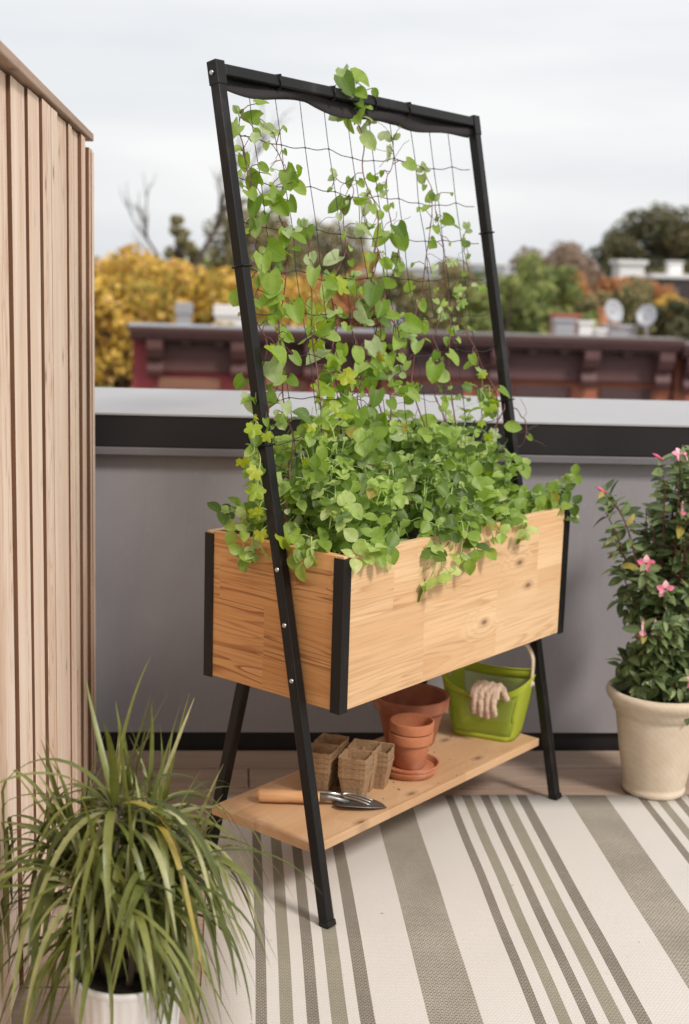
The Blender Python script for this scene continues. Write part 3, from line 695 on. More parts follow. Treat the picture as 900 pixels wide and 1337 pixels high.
# ------------------------------------------------------------------ climbing vines on the net
def vine(pts, label, seed, dens=.03, size=(.04, .062), kind='heart', red=True, leaf_lo=0, top=1.0, dmap=None):
    rnd.seed(seed)
    u0, z0 = pts[0]
    bu = min(max(u0, .05), W_-.05); bv = lv(.8)+.02
    root = at_planter('climbing_vine', label, 'vine', bu, bv, ZT-.035, 'vines climbing the net')
    P0 = Vector((bu, bv, ZT-.035)); sb = bmesh.new(); lf = Leaves()
    raw = [Vector((bu, bv, ZT-.04))]+[Vector((u, lv(z)+.012+rnd.uniform(-.012, .012), z)) for u, z in pts]
    sp = smoothpath(raw, 9); n_ = len(sp)
    sp = [p+Vector((.010*math.sin(i*.55+seed), .008*math.cos(i*.5), .004*math.sin(i*.9))) if i > 3 else p for i, p in enumerate(sp)]
    tube(sb, [p-P0 for p in sp], [.0022-.0012*i/n_ for i in range(n_)], 5)
    cam_l = PM.to_3x3().inverted() @ CAMDIR; acc = 0; tend = bmesh.new()
    for i in range(3, n_):
        acc += (sp[i]-sp[i-1]).length; z = sp[i].z
        dd = dens*.98*(dmap(sp[i].x, z) if dmap else 1)
        while acc > dd:
            acc -= dd
            pd = (rv(1)+cam_l*.5+Vector((0, 0, -.1))).normalized(); b0 = sp[i]; pe = b0+pd*rnd.uniform(.015, .05)
            tube(sb, [b0-P0, (b0+pe)/2-P0+Vector((0, 0, .006)), pe-P0], .0010, 4, caps=False)
            sz = (size[0]*.62+(size[1]*.95-size[0]*.62)*rnd.random()**1.6)*(1-.3*i/n_); nrm = (cam_l*rnd.uniform(.3, 1.4)+Vector((0, 0, rnd.uniform(-.1, .9)))+rv(.65)).normalized()
            d = (Vector((rnd.uniform(-.7, .7), rnd.uniform(-.5, .3), -rnd.uniform(.1, 1)))+pd*.4).normalized(); d = (d-nrm*d.dot(nrm)*.8).normalized()
            if kind == 'lobed' or (kind == 'mixed' and rnd.random() < .4): lf.lobed(pe-P0, d, nrm, sz*.5)
            elif rnd.random() < .35: lf.leaf(pe-P0, d, nrm, sz*.9, sz*rnd.uniform(.6, .85), rnd.choice(('oval', 'round')), rnd.uniform(.1, .9), rnd.uniform(-.2, 1.1), min(1, max(0, rnd.gauss(.5, .3))), wave=.05)
            else: lf.leaf(pe-P0, d, nrm, sz, sz*rnd.uniform(.78, .98), 'heart', rnd.uniform(.0, .7), rnd.uniform(0, .7), min(1, max(0, rnd.gauss(.45, .28))), wave=.035)
        if rnd.random() < .12:
            q = [sp[i]]; d2 = rv(1).normalized()
            for s3 in range(9): d2 = (d2+rv(.45)).normalized(); q.append(q[-1]+d2*.008)
            tube(sb, [p-P0 for p in q], .0007, 3, caps=False)
    tip = sp[-1]
    for s2 in range(4): lf.leaf(tip-P0, (rv(1)+Vector((0, 0, .4))).normalized(), (cam_l+rv(.5)).normalized(), .022, .016, 'oval', .3, .3, .9)
    obj('stem', sb, M['stem_red'] if red else M['stem_green'], root); lf.build('leaves', M['lobed' if kind == 'lobed' else 'vine'], root)
    return root
dm = lambda u, z: 1.9 if z < 1.12 else .75 if z < 1.40 else 1.1
dl = lambda u, z: 1.9 if z < 1.12 else .8 if z < 1.40 else .62
V_ = [
 ([(-.0, 1.0), (.0, 1.13), (.013, 1.231), (.023, 1.346), (.058, 1.462), (.055, 1.577), (.05, 1.675), (.034, 1.755)], 'leafy vine climbing the outermost left net string beside the left leg', .020, 'heart', dl),
 ([(.07, .945), (.084, 1.079), (.084, 1.213), (.091, 1.313), (.138, 1.448), (.146, 1.566), (.17, 1.66), (.15, 1.73)], 'vine with round leaves on the second net string from the left', .021, 'heart', dl),
 ([(.148, .938), (.195, 1.106), (.199, 1.261), (.21, 1.382), (.217, 1.485), (.205, 1.53)], 'sparse red stemmed vine ending halfway up, third from the left', .045, 'mixed', dm),
 ([(.228, .929), (.278, 1.102), (.26, 1.225), (.299, 1.348), (.353, 1.473), (.394, 1.60), (.374, 1.655)], 'broad leaved vine left of the net centre, ending well below the top bar', .021, 'heart', dm),
 ([(.312, .921), (.371, 1.06), (.386, 1.204), (.446, 1.349), (.455, 1.495), (.468, 1.62)], 'dense vine up the middle of the net with large pale leaves', .017, 'heart', dm),
 ([(.35, .921), (.40, 1.06), (.42, 1.204), (.46, 1.4), (.475, 1.6), (.48, 1.74), (.455, 1.83), (.43, 1.875), (.46, 1.89), (.50, 1.845), (.53, 1.80)], 'tall vine looping over the top bar of the trellis', .034, 'heart', lambda u, z: .42 if z > 1.80 else 1.7),
 ([(.431, .909), (.438, 1.093), (.50, 1.238), (.512, 1.368), (.559, 1.519), (.551, 1.63), (.587, 1.70), (.61, 1.76)], 'dense vine right of the net centre reaching close to the top bar', .0185, 'heart', dm),
 ([(.556, .896), (.572, 1.047), (.572, 1.199), (.617, 1.331), (.679, 1.467), (.726, 1.604), (.725, 1.70)], 'small leaved vine in the right half of the net, nearly up to the bar', .022, 'heart', dm),
 ([(.689, .883), (.741, 1.036), (.723, 1.195), (.775, 1.351), (.752, 1.489), (.765, 1.626)], 'vine one net string away from the right leg', .024, 'mixed', dm),
 ([(.84, .908), (.914, 1.066), (.885, 1.19), (.82, 1.312), (.85, 1.42), (.90, 1.56)], 'vine nearest the right leg with folded pale leaves', .026, 'mixed', dm),
 ([(.5, .909), (.64, 1.02), (.66, 1.14), (.68, 1.25), (.70, 1.33)], 'short vine low in the right half of the net', .024, 'heart', None),
 ([(.25, .92), (.33, 1.03), (.34, 1.15), (.36, 1.28), (.38, 1.42)], 'short vine low in the left half of the net', .021, 'heart', None),
]
for i, (p, lab, de, kd, d_) in enumerate(V_): vine(p, lab, 300+i, de, ((.030, .070) if i not in (7, 8) else (.024, .050)) if i != 5 else (.045, .085), kd, True, dmap=d_)
vine([(-.03, .92), (-.035, 1.0), (-.045, 1.06), (-.04, 1.11)], 'yellow green lobed leaf vine outside the left leg above the box', 341, .034, (.06, .08), 'lobed', False)
vine([(.10, .96), (.14, 1.07), (.20, 1.12), (.22, 1.06)], 'yellow lobed leaves hanging low on the net near the left leg', 342, .034, (.05, .075), 'lobed', False)
vine([(.30, 1.0), (.24, 1.20), (.25, 1.33), (.30, 1.40)], 'bright lobed leaf vine halfway up left of the net centre', 343, .038, (.07, .10), 'lobed', False)
vine([(.80, .98), (.86, 1.08), (.90, 1.14), (.92, 1.10)], 'bright yellow lobed leaf vine low beside the right leg', 344, .028, (.05, .07), 'lobed', False)
vine([(.88, .95), (.94, 1.08), (1.02, 1.075), (1.055, 1.04), (1.045, .985), (.985, .945)], 'bare red tendril curling out past the right leg', 345, .5, (.03, .04), 'heart')

# ------------------------------------------------------------------ things on the shelf
def nested(bm, prof, c=(0, 0)): lathe(bm, prof, 56, c)
def pot_profile(rt_, rb, h, rim_h, rim_t=.004, th=.006):
    return [(.008, 0), (rb-.003, 0), (rb, .003), (rb+(rt_-rim_t-rb)*(h-rim_h)/h, h-rim_h-.001), (rt_-.001, h-rim_h+.001), (rt_+.001, h-.004), (rt_, h-.001), (rt_-.003, h), (rt_-th, h-.003), (rt_-th-.003, h-rim_h), (rb-th, .012), (.008, .012)]
def wob(bm, a=.0006):
    for v_ in bm.verts: v_.co += Vector((noise.noise(v_.co*30), noise.noise(v_.co*30+Vector((9, 0, 0))), noise.noise(v_.co*30+Vector((0, 9, 0)))))*a
SX, SY = .446, 3.118
zc = ZS+.0005
for k, lab in ((0, 'lower terracotta saucer under the stacked pots'), (1, 'upper terracotta saucer directly holding the stacked pots')):
    bm = bmesh.new(); h = .019; lathe(bm, [(.005, 0), (.064, 0), (.068, .003), (.0765, h-.003), (.0765, h), (.073, h), (.0715, h-.002), (.066, .006), (.005, .006)], 56); wob(bm)
    tag(obj('plant_saucer', bm, M['terra'], autos=50, loc=(SX+.002*k, SY, zc+k*.0105)), lab, 'saucer', 'terracotta saucers')
zp = zc+.0105+.0065
for k, lab in ((0, 'lower small terracotta pot, standing in the saucers'), (1, 'upper small terracotta pot nested in another one')):
    bm = bmesh.new(); nested(bm, pot_profile(.0565, .039, .093, .027)); wob(bm)
    tag(obj('terracotta_pot', bm, M['terra'], autos=50, loc=(SX+.003+.001*k, SY+.002, zp+k*.029)), lab, 'pot', 'small stacked terracotta pots')
bm = bmesh.new(); nested(bm, pot_profile(.104, .068, .135, .034, .006, .009)); wob(bm, .001)
tag(obj('terracotta_pot', bm, M['terra_old'], autos=50, loc=(.478, 3.345, zc)), 'large wide weathered terracotta pot behind the small stacked pots', 'pot')
# peat pots: strips of two joined square cells, nested
def peat_strip(lab, c, rot, k, cells=2, seed=0):
    rnd.seed(seed); bm = bmesh.new(); s_t, s_b, h, th = .036, .024, .074, .0024
    for q in range(cells):
        oy = q*.0725
        rings = []
        for (s_, z, inn) in ((s_b, 0, 0), (s_t-.002, h-.012, 0), (s_t-.001, h-.0115, 0), (s_t, h, 0), (s_t-th, h, 1), (s_t-th-.002, h-.012, 1), (s_b-th, th, 1)):
            ring = []
            for e in range(4):
                for f in range(6):
                    t_ = -1+2*f/6; co = [(t_, -1), (1, t_), (-t_, 1), (-1, -t_)][e]
                    rr = 1-.05*(abs(t_) > .95)
                    jz = rnd.uniform(-.0013, .0013) if z > h-.003 else 0
                    ring.append(bm.verts.new((co[0]*s_*rr+noise.noise(Vector((co[0]*3, z*40, seed+q)))*.0016, oy+co[1]*s_*rr+noise.noise(Vector((z*40, co[1]*3, seed)))*.0016, z+jz)))
            rings.append(ring)
        for i in range(6):
            for e in range(24): bm.faces.new((rings[i][e], rings[i][(e+1) % 24], rings[i+1][(e+1) % 24], rings[i+1][e]))
        bm.faces.new(list(reversed(rings[0]))); bm.faces.new(rings[-1])
    o = obj('peat_pot_strip', bm, M['peat'], loc=(c[0], c[1], zc+k*.0125)); o.rotation_euler = (0, 0, rot); tag(o, lab, 'peat pot', 'nested peat pot strips')
pos = {0: 'bottom', 1: 'second from the bottom', 2: 'third from the bottom', 3: 'top'}
for k in range(4): peat_strip(pos[k]+' peat pot strip of the stack nearest the terracotta pots', (.292, 2.945), R(-22), k, seed=k)
for k in range(4): peat_strip(pos[k]+' peat pot strip of the stack right behind the left metal leg', (.211, 2.985), R(-24), k, seed=10+k)
for k in range(3): peat_strip(pos[k].replace('third from the bottom', 'top')+' peat pot strip, stack by the large terracotta pot', (.355, 3.03), R(-20), k, 1, seed=20+k)
# hand trowel
tw = thing('hand_trowel', 'garden trowel with wooden handle and steel blade lying on the shelf', 'trowel', (.205, 2.905, ZS), R(-7))
bm = bmesh.new(); tube(bm, smoothpath([(-.150, 0, .018), (-.146, 0, .019), (-.135, 0, .019), (-.09, 0, .019), (-.045, 0, .019), (-.012, 0, .0195), (0, 0, .02)], 3), [.004]*1+[.011, .0135, .015]+[.0165]*3+[.016]*3+[.0145]*4+[.0165, .017, .014, .0115, .011], 16); obj('handle', bm, M['toolwood'], tw)
bm = bmesh.new(); tube(bm, [(-.004, 0, .02), (.022, 0, .021), (.04, 0, .018), (.07, .0, .012)], [.0095, .0085, .006, .004], 14); obj('ferrule', bm, M['toolsteel'], tw)
bm = bmesh.new(); rows = []
for i in range(17):
    t_ = i/16; x = .035+.125*t_; hw = .034*(min(1, (t_+.04)*5)**.5)*(1-max(0, (t_-.35)/.65)**2.0)**.75+.0006
    rows.append([bm.verts.new((x, hw*c_, .0025+.010*abs(c_)**2*(hw/.034)+.004*(1-t_))) for c_ in (-1, -.6, -.2, .2, .6, 1)])
for i in range(16):
    for j in range(5): bm.faces.new((rows[i][j], rows[i+1][j], rows[i+1][j+1], rows[i][j+1])).smooth = True
bl = obj('blade', bm, M['toolsteel'], tw); sm = bl.modifiers.new('s', 'SOLIDIFY'); sm.thickness = .0015
fk = thing('hand_fork', 'slim steel hand fork with three prongs lying across the trowel blade', 'hand fork', (.228, 2.925, ZS+.010), R(-20))
bm = bmesh.new(); tube(bm, [(-.05, 0, .006), (-.01, 0, .012), (.03, 0, .012)], [.0075, .0075, .004], 12); obj('shank', bm, M['steel'], fk)
for s_ in (-1, 0, 1):
    bm = bmesh.new(); tube(bm, smoothpath([(.028, 0, .012), (.045, .012*s_, .013), (.075, .015*s_, .010), (.105, .015*s_, .003)], 5), [.0028]*14+[.002, .0012], 8); obj('prong', bm, M['steel'], fk)
# soil crumbs on the shelf
rnd.seed(99); bm = bmesh.new()
for k in range(150):
    cu, cv, sg = rnd.choice(((.30, .20, .05), (.30, .24, .06), (.42, .16, .04), (.6, .22, .08))); u_, v_ = rnd.gauss(cu, sg), rnd.gauss(cv, sg*.8)
    if not (.0 < u_ < .94 and .06 < v_ < .37): continue
    r_ = rnd.uniform(.0006, .0022); bmesh.ops.create_icosphere(bm, subdivisions=1, radius=r_, matrix=PM @ Matrix.Translation((u_, v_, ZS+r_*.5)) @ Matrix.Scale(.7, 4, (0, 0, 1)))
tag(obj('soil_crumbs', bm, M['soil']), 'scattered dark soil crumbs on the lower shelf', 'soil', kind='stuff')

# ------------------------------------------------------------------ green basket
BK = (.708, 3.425, zc)
bk = thing('green_basket', 'lime green mesh tub with beige handle on the right end of the shelf', 'basket', BK, R(-27))
def rr(hw, hd, r, n=8):
    out = []
    for cx, cy, a0 in ((hw-r, hd-r, 0), (-hw+r, hd-r, 90), (-hw+r, -hd+r, 180), (hw-r, -hd+r, 270)):
        for k in range(n+1): a = R(a0+90*k/n); out.append((cx+r*math.cos(a), cy+r*math.sin(a)))
    return out
def bring(t):   # outline of the tub at height fraction t
    hw = .088+.034*t; hd = .066+.024*t; return rr(hw, hd, .030+.008*t)
HB = .175
def rimz(x, y, t):      # rim dips in the middle of the long sides and rises to the corners
    f = abs(x)/.122; return HB*t*(1-.0)-(.045*(1-min(1, f)**2.2)*t**3 if y < 0 else .012*(1-min(1, f)**2.2)*t**3)
NT = 12; o0 = bring(0); n_o = len(o0)
P = [[(x, y, rimz(x, y, i/NT)) for x, y in bring(i/NT)] for i in range(NT+1)]
def is_mesh(i, k):
    x, y, z = P[i][k]; x2, y2, _ = P[i][(k+1) % n_o]
    return 1 <= i < NT-2 and abs((x+x2)/2) < .080+.02*i/NT and abs((y+y2)/2) > .05
def part(sel, name, mat, thick):
    bm = bmesh.new(); vd = {}; uvl = bm.loops.layers.uv.new('UVMap')
    # subdivide long straight spans for the dip
    def V3(i, k): 
        k %= n_o
        if (i, k) not in vd: vd[(i, k)] = bm.verts.new(P[i][k])
        return vd[(i, k)]
    for i in range(NT):
        for k in range(n_o):
            if sel(i, k):
                f = bm.faces.new((V3(i, k), V3(i, k+1), V3(i+1, k+1), V3(i+1, k))); f.smooth = True
                for lp in f.loops: c_ = lp.vert.co; lp[uvl].uv = ((c_.x if abs(c_.y) > .05 else c_.y), c_.z)
    if name == 'tub': bm.faces.new([V3(0, k) for k in reversed(range(n_o))])
    o = obj(name, bm, mat, bk); s = o.modifiers.new('s', 'SOLIDIFY'); s.thickness = thick; s.offset = 0; return o
# refine outline so long sides have enough points
def refine(row):
    out = []
    for k in range(len(row)):
        a_, b_ = row[k], row[(k+1) % len(row)]; L_ = math.dist(a_[:2], b_[:2]); s_ = 14 if L_ > .04 else 1
        for q in range(s_): out.append((a_[0]+(b_[0]-a_[0])*q/s_, a_[1]+(b_[1]-a_[1])*q/s_))
    return out
P = [[(x, y, rimz(x, y, i/NT)) for x, y in refine([(*p, 0) for p in bring(i/NT)])] for i in range(NT+1)]; n_o = len(P[0])
part(lambda i, k: not is_mesh(i, k), 'tub', M['green'], .0022)
part(is_mesh, 'mesh_panel', M['mesh'], .0008)
bm = bmesh.new(); tube(bm, [Vector(p) for p in P[NT]]+[Vector(P[NT][0])], .0032, 8, caps=False); obj('rim', bm, M['green'], bk)
bm = bmesh.new(); hp = smoothpath([(.118, 0, HB-.028), (.121, 0, HB+.02), (.118, 0, HB+.06), (.095, 0, HB+.095), (.05, 0, HB+.112), (0, 0, HB+.116), (-.05, 0, HB+.112), (-.095, 0, HB+.095), (-.118, 0, HB+.06), (-.121, 0, HB+.02), (-.118, 0, HB-.028)], 5)
prev = None
for i, p in enumerate(hp):
    d = (hp[min(i+1, len(hp)-1)]-hp[max(i-1, 0)]).normalized(); y = Vector((0, 1, 0)); x = y.cross(d).normalized()
    row = [bm.verts.new(p+x*(.0035*cx)+y*(.011*cy)) for cx, cy in ((-1, -.8), (0, -1), (1, -.8), (1, .8), (0, 1), (-1, .8))]
    if prev:
        for k in range(6): bm.faces.new((prev[k], row[k], row[(k+1) % 6], prev[(k+1) % 6])).smooth = True
    else: bm.faces.new(row)
    prev = row
bm.faces.new(list(reversed(prev))); bmesh.ops.recalc_face_normals(bm, faces=bm.faces)
hd_ = obj('handle', bm, M['beige_plastic'], bk)
for s in (-1, 1):
    bm = bmesh.new(); tube(bm, [(s*.116, 0, HB-.018), (s*.127, 0, HB-.018)], .006, 14); obj('handle_pin', bm, M['beige_plastic'], hd_)
# gloves over the dipped front rim
BMX = Matrix.Translation(BK) @ Matrix.Rotation(R(-27), 4, 'Z')
def glove(lab, cx, yo, rotz, seed, fl=(.050, .058, .060, .052), thumb=1, inside=.05):
    rnd.seed(seed); bm = bmesh.new(); zr_ = HB-.040; yb = -.090+yo
    # palm: bent slab draped over the rim, from inside the tub over to the knuckles outside
    for q in range(9):
        t_ = q/8; x0 = (t_-.5)*.066
        tube(bm, smoothpath([(x0*.75, yb+.07, zr_-.012), (x0*.85, yb+.045, zr_+.010+.003*math.sin(q*2)), (x0*.95, yb+.015, zr_+.020), (x0, yb-.006, zr_+.016), (x0, yb-.015, zr_-.004)], 4), [.008+.001*math.sin(q*2.3+i) for i in range(17)], 8)
    for k in range(4):
        x0 = (-.0265+.0178*k); L_ = fl[k]; kx = rnd.uniform(-.004, .004)
        pts = [(x0, yb-.004, zr_+.016), (x0, yb-.014, zr_+.002), (x0+kx*.4, yb-.019-.002*k % .004, zr_-L_*.45), (x0+kx, yb-.016, zr_-L_*.8), (x0+kx*1.2, yb-.012, zr_-L_)]
        s = smoothpath(pts, 6); tube(bm, s, [.0098-.0015*(i/len(s))+.0006*math.sin(i*1.3+k) for i in range(len(s)-2)]+[.0075, .0045], 12)
    s = smoothpath([(.030*thumb, yb+.03, zr_+.010), (.044*thumb, yb+.012, zr_+.012), (.056*thumb, yb-.002, zr_+.006), (.063*thumb, yb-.010, zr_-.006)], 6)
    tube(bm, s, [.0105-.002*i/len(s) for i in range(len(s)-2)]+[.0075, .0045], 12)
    o = obj('garden_glove', bm, M['glove']); o.matrix_world = BMX @ Matrix.Translation((cx, 0, 0)) @ Matrix.Rotation(rotz, 4, 'Z')
    rm = o.modifiers.new('r', 'REMESH'); rm.mode = 'VOXEL'; rm.voxel_size = .0017; rm.use_smooth_shade = True
    s2 = o.modifiers.new('sm', 'SMOOTH'); s2.iterations = 4; s2.factor = .5
    tx = bpy.data.textures.new('crease', 'CLOUDS'); tx.noise_scale = .012; dm_ = o.modifiers.new('d', 'DISPLACE'); dm_.texture = tx; dm_.strength = .004; dm_.mid_level = .5; dm_.texture_coords = 'LOCAL'
    tag(o, lab, 'glove', 'pair of gardening gloves')
glove('cream suede garden glove on top of the pair, fingers hanging over the green rim', .010, -.006, R(4), 5)
glove('cream suede garden glove mostly hidden under its pair on the green rim', .026, .012, R(-9), 6, fl=(.04, .05, .056, .05))

# ------------------------------------------------------------------ strap leaved plant in white pot
FP = (-.172, 2.0); RZ = .272
wp = thing('white_planter_pot', 'white fluted ceramic pot in the bottom left corner', 'pot', (*FP, 0))
bm = bmesh.new(); rp = .093
lathe(bm, [(.01, .004), (.066, .004), (.070, .01), (.078, .09), (.086, .18), (rp, RZ-.012)], 120, ribs=34, ribamp=.0022)
rings = lathe(bm, [(rp, RZ-.0125), (rp+.0015, RZ-.006), (rp, RZ), (rp-.005, RZ), (rp-.008, RZ-.01), (rp-.012, RZ-.05), (.005, RZ-.06)], 120)
obj('shell', bm, M['whitepot'], wp)
bm = bmesh.new(); gz = lathe(bm, [(.001, RZ-.018), (.03, RZ-.020), (.06, RZ-.021), (.082, RZ-.022)], 48)
for v_ in bm.verts: v_.co.z += .005*noise.noise(v_.co*60)
tag(obj('potting_soil', bm, M['soil'], loc=(*FP, 0), smooth=True), 'dark chunky potting mix in the white fluted pot', 'soil', kind='stuff')
sp_ = thing('strap_leaf_plant', 'bushy plant with long arching striped green leaves in the white pot', 'houseplant', (*FP, RZ-.02))
rnd.seed(11); cb = bmesh.new(); lf = Leaves()
heads = [(-.075, .02, .17), (.0, .03, .23), (.045, -.01, .19), (.085, .035, .15), (-.045, -.045, .15), (.01, -.06, .13), (-.10, .055, .20), (.05, .07, .21), (-.02, .0, .30), (.03, .03, .26), (.02, .02, .10), (-.06, .0, .08)]
for hi, (hx, hy, hz) in enumerate(heads):
    base = Vector((hx*.5, hy*.5, 0)); top = Vector((hx, hy, hz))
    tube(cb, smoothpath([base, (base+top)/2+rv(.008), top], 6), [.007-.002*i/13 for i in range(13)], 8)
    nb = 36 if hz > .1 else 24
    for k in range(nb):
        a = rnd.random()*2*math.pi; t_ = k/nb; L_ = rnd.uniform(.20, .35)*(.75 if t_ > .85 else 1)
        el = R(rnd.uniform(10, 70)) if t_ < .85 else R(rnd.uniform(65, 86))
        p = top-Vector((0, 0, .05*(1-t_)*rnd.random())); d = Vector((math.cos(a)*math.cos(el), math.sin(a)*math.cos(el), math.sin(el)))
        pts = [p.copy()]; n_ = 13; st_ = L_/n_; g = rnd.uniform(.14, .34) if t_ < .85 else rnd.uniform(.0, .07); tw_ = rv(.03)
        for i in range(n_):
            d = (d+Vector((0, 0, -g*(1 if d.z > -.85 else .1)))+tw_).normalized()
            if d.z < -.3: d = (d+Vector((0, 0, -.05))).normalized()
            q = pts[-1]+d*st_
            if q.x+FP[0] < -.385: q.x = -.385-FP[0]
            rad = math.hypot(q.x, q.y)
            if q.z < .03 and rad < rp+.008: q.x *= (rp+.010)/max(rad, .02); q.y *= (rp+.010)/max(rad, .02)
            pts.append(q)
        if pts[-1].z < .03 and pts[-1].y < .01 and -.13 < pts[-1].x < .05 and rnd.random() < .86: continue
        wmax = rnd.uniform(.0075, .0165)
        wd = [wmax*(.55+.45*min(1, i/3))*(1-(i/n_)**2.2)+.0006 for i in range(n_+1)]
        val = max(0, min(1, rnd.gauss(.34, .22)+(.25 if t_ > .7 else 0)))
        lf.ribbon(pts, wd, Vector((0, 0, 1)), val)
obj('canes', cb, M['bark'], sp_); lf.build('leaves', M['blade'], sp_)

# ------------------------------------------------------------------ flowering shrub in stone pot
RP = (1.193, 3.405)
sp2 = thing('stone_pot', 'large cream cast stone pot with rolled rim against the grey wall', 'pot', (*RP, 0.006))
bm = bmesh.new(); h = .303
lathe(bm, [(.01, 0), (.083, 0), (.087, .004), (.088, .016), (.085, .020), (.088, .03), (.104, .12), (.119, .225), (.121, .236), (.128, .240), (.130, .256), (.137, .264), (.147, .276), (.151, .288), (.148, .298), (.140, h), (.131, .299), (.127, .288), (.122, .255), (.01, .25)], 72); wob(bm, .0008)
obj('shell', bm, M['stone'], sp2, autos=60)
bm = bmesh.new(); lathe(bm, [(.001, .27), (.05, .269), (.1225, .266)], 40)
for v_ in bm.verts: v_.co.z += .006*noise.noise(v_.co*50)
tag(obj('potting_soil', bm, M['soil'], loc=(*RP, .006), smooth=True), 'dark potting soil inside the cream stone pot', 'soil', kind='stuff')
rnd.seed(23)
ms_ = thing('flowering_shrub', 'glossy leaved shrub with pink trumpet flowers in the cream stone pot', 'shrub', (*RP, .26))
sb = bmesh.new(); lf = Leaves(); Q = Vector((*RP, .26))
flowers = [((1.172, 3.33, .978), 0), ((1.09, 3.30, .687), 1), ((1.141, 3.28, .622), 1), ((1.091, 3.29, .505), 2), ((1.125, 3.29, .510), 2), ((1.236, 3.27, .372), 1), ((1.19, 3.33, .828), 2), ((1.30, 3.3, .80), 1), ((1.33, 3.32, .60), 1)]
buds = [(1.118, 3.33, .969), (.970, 3.33, .877), (1.215, 3.29, .76), (1.29, 3.31, .93)]
ends = [Vector(f[0])-Q for f in flowers]+[Vector(b)-Q for b in buds]
for k in range(54):
    a = rnd.random()*6.28; z = rnd.uniform(.05, .60); wdt = .125+.04*math.sin(z*7) if z < .42 else .135-.05*(z-.42)/.2
    ends.append(Vector((math.cos(a)*wdt*rnd.uniform(.3, 1.05), math.sin(a)*wdt*rnd.uniform(.3, 1), z)))
for z in (.33, .40, .47, .55, .60): ends.append(Vector((-.20+.06*abs(z-.57)/.2, rnd.uniform(-.05, .03), z)))
for k in range(16): a = rnd.random()*6.28; ends.append(Vector((math.cos(a)*.10, math.sin(a)*.10-.02, rnd.uniform(.03, .14))))
for k in range(10): ends.append(Vector((rnd.uniform(0, .08), rnd.uniform(-.06, .05), rnd.uniform(.55, .74))))
for e in ends:
    a0 = Vector((rnd.uniform(-.03, .03), rnd.uniform(-.03, .03), 0)); mid_ = Vector((e.x*.25, e.y*.25, e.z*.5))+rv(.02)
    sp = smoothpath([a0, mid_, Vector((e.x*.7, e.y*.7, e.z*.85))+rv(.015), e], 9); n_ = len(sp); tube(sb, sp, [.0035-.0024*i/n_ for i in range(n_)], 5)
    for i in range(4, n_):
        for s in (-1, 1):
            if rnd.random() < .62:
                tan = (sp[i]-sp[i-1]).normalized(); pd = (tan.cross(rv(1)).normalized()+tan*.4).normalized(); L_ = rnd.uniform(.028, .054)
                lf.leaf(sp[i]+pd*.004, (pd+Vector((0, -.15, rnd.uniform(-.6, .2)))).normalized(), (Vector((0, -.5, 1))+rv(.6)).normalized(), L_, L_*.48, 'oval', .35, rnd.uniform(.1, .6), min(1, max(0, rnd.gauss(.4, .3))), rows=5)
obj('stems', sb, M['stem_red'], ms_); lf.build('leaves', M['dark_leaf'], ms_)
def flower(p, kind, s=1):
    lf = Leaves(); P_ = Vector(p)-Q
    ax = {0: Vector((.2, -.6, .7)), 1: Vector((-.1, -.95, .05)), 2: Vector((-.1, -.4, -.9))}[kind].normalized(); x, y = frame_at(ax)
    R0 = .020*s
    for k in range(5):
        a = 2*math.pi*k/5+.3; d = (x*math.cos(a)+y*math.sin(a))
        lf.leaf(P_+d*.003, (d+ax*(.35 if kind != 2 else 1.2)).normalized(), ax, R0*1.15, R0*1.0, 'oval', .2, .6 if kind != 2 else -.2, rnd.random()*.9, rows=5)
    for k in range(5):  # throat tube
        a = 2*math.pi*k/5; d = (x*math.cos(a)+y*math.sin(a)); lf.leaf(P_-ax*.028, (ax+d*.16).normalized(), -d, .032, .009, 'oval', .4, 0, .95, rows=4)
    lf.build('flower', M['petal'], ms_)
for p, kd in flowers: flower(p, kd, .92)
for p in buds:
    bm = bmesh.new(); P_ = Vector(p)-Q; d = Vector((-.8, -.1, .45)).normalized() if p[0] < 1.2 else Vector((.1, -.2, .9)).normalized()
    tube(bm, [P_-d*.012, P_, P_+d*.012, P_+d*.026], [.0015, .0035, .0045, .001], 8); obj('bud', bm, M['petal_bud'] if 'petal_bud' in M else M['petal'], ms_)

# ------------------------------------------------------------------ buildings across the street
rnd.seed(5)
def brick(name, a, b_, mort):
    m, t, bs = newmat(name, a, .85); bk_ = t.nodes.new('ShaderNodeTexBrick'); bk_.inputs['Scale'].default_value = 1
    bk_.inputs['Brick Width'].default_value = .21; bk_.inputs['Row Height'].default_value = .075; bk_.inputs['Mortar Size'].default_value = .006
    bk_.inputs['Color1'].default_value = (*a, 1); bk_.inputs['Color2'].default_value = (*b_, 1); bk_.inputs['Mortar'].default_value = (*mort, 1)
    t.links.new(coords(t, rot=(R(90), 0, 0)), bk_.inputs['Vector']); n = noisen(t, coords(t), .6, 4)
    t.links.new(mixc(t, bk_.outputs[0], tuple(x*.75 for x in a), mth(t, 'MULTIPLY', n, .5)), bs.inputs['Base Color']); return m
M['paint_red'] = plain('red_painted_brick', (.36, .062, .07), .7, 0, .15, 1.2)
M['brick'] = brick('orange_brick', (.42, .14, .085), (.48, .17, .10), (.26, .12, .09))
M['cornice'] = plain('brown_cornice', (.11, .045, .04), .6, 0, .2, 2)
M['cornice2'] = plain('plum_cornice', (.125, .058, .058), .6, 0, .2, 2)
M['roofgrey'] = plain('roof_felt', (.22, .20, .19), .9, 0, .2, .8)
M['lintel'] = plain('sandstone_lintel', (.26, .12, .075), .8, 0, .1, 2)
M['lintel2'] = plain('dark_lintel', (.085, .045, .045), .8, 0, .1, 2)
M['glass'] = plain('window_glass', (.03, .035, .04), .08, 0, .2, 1)
M['winframe'] = plain('window_frame', (.42, .42, .42), .5, 0, .05, 3)
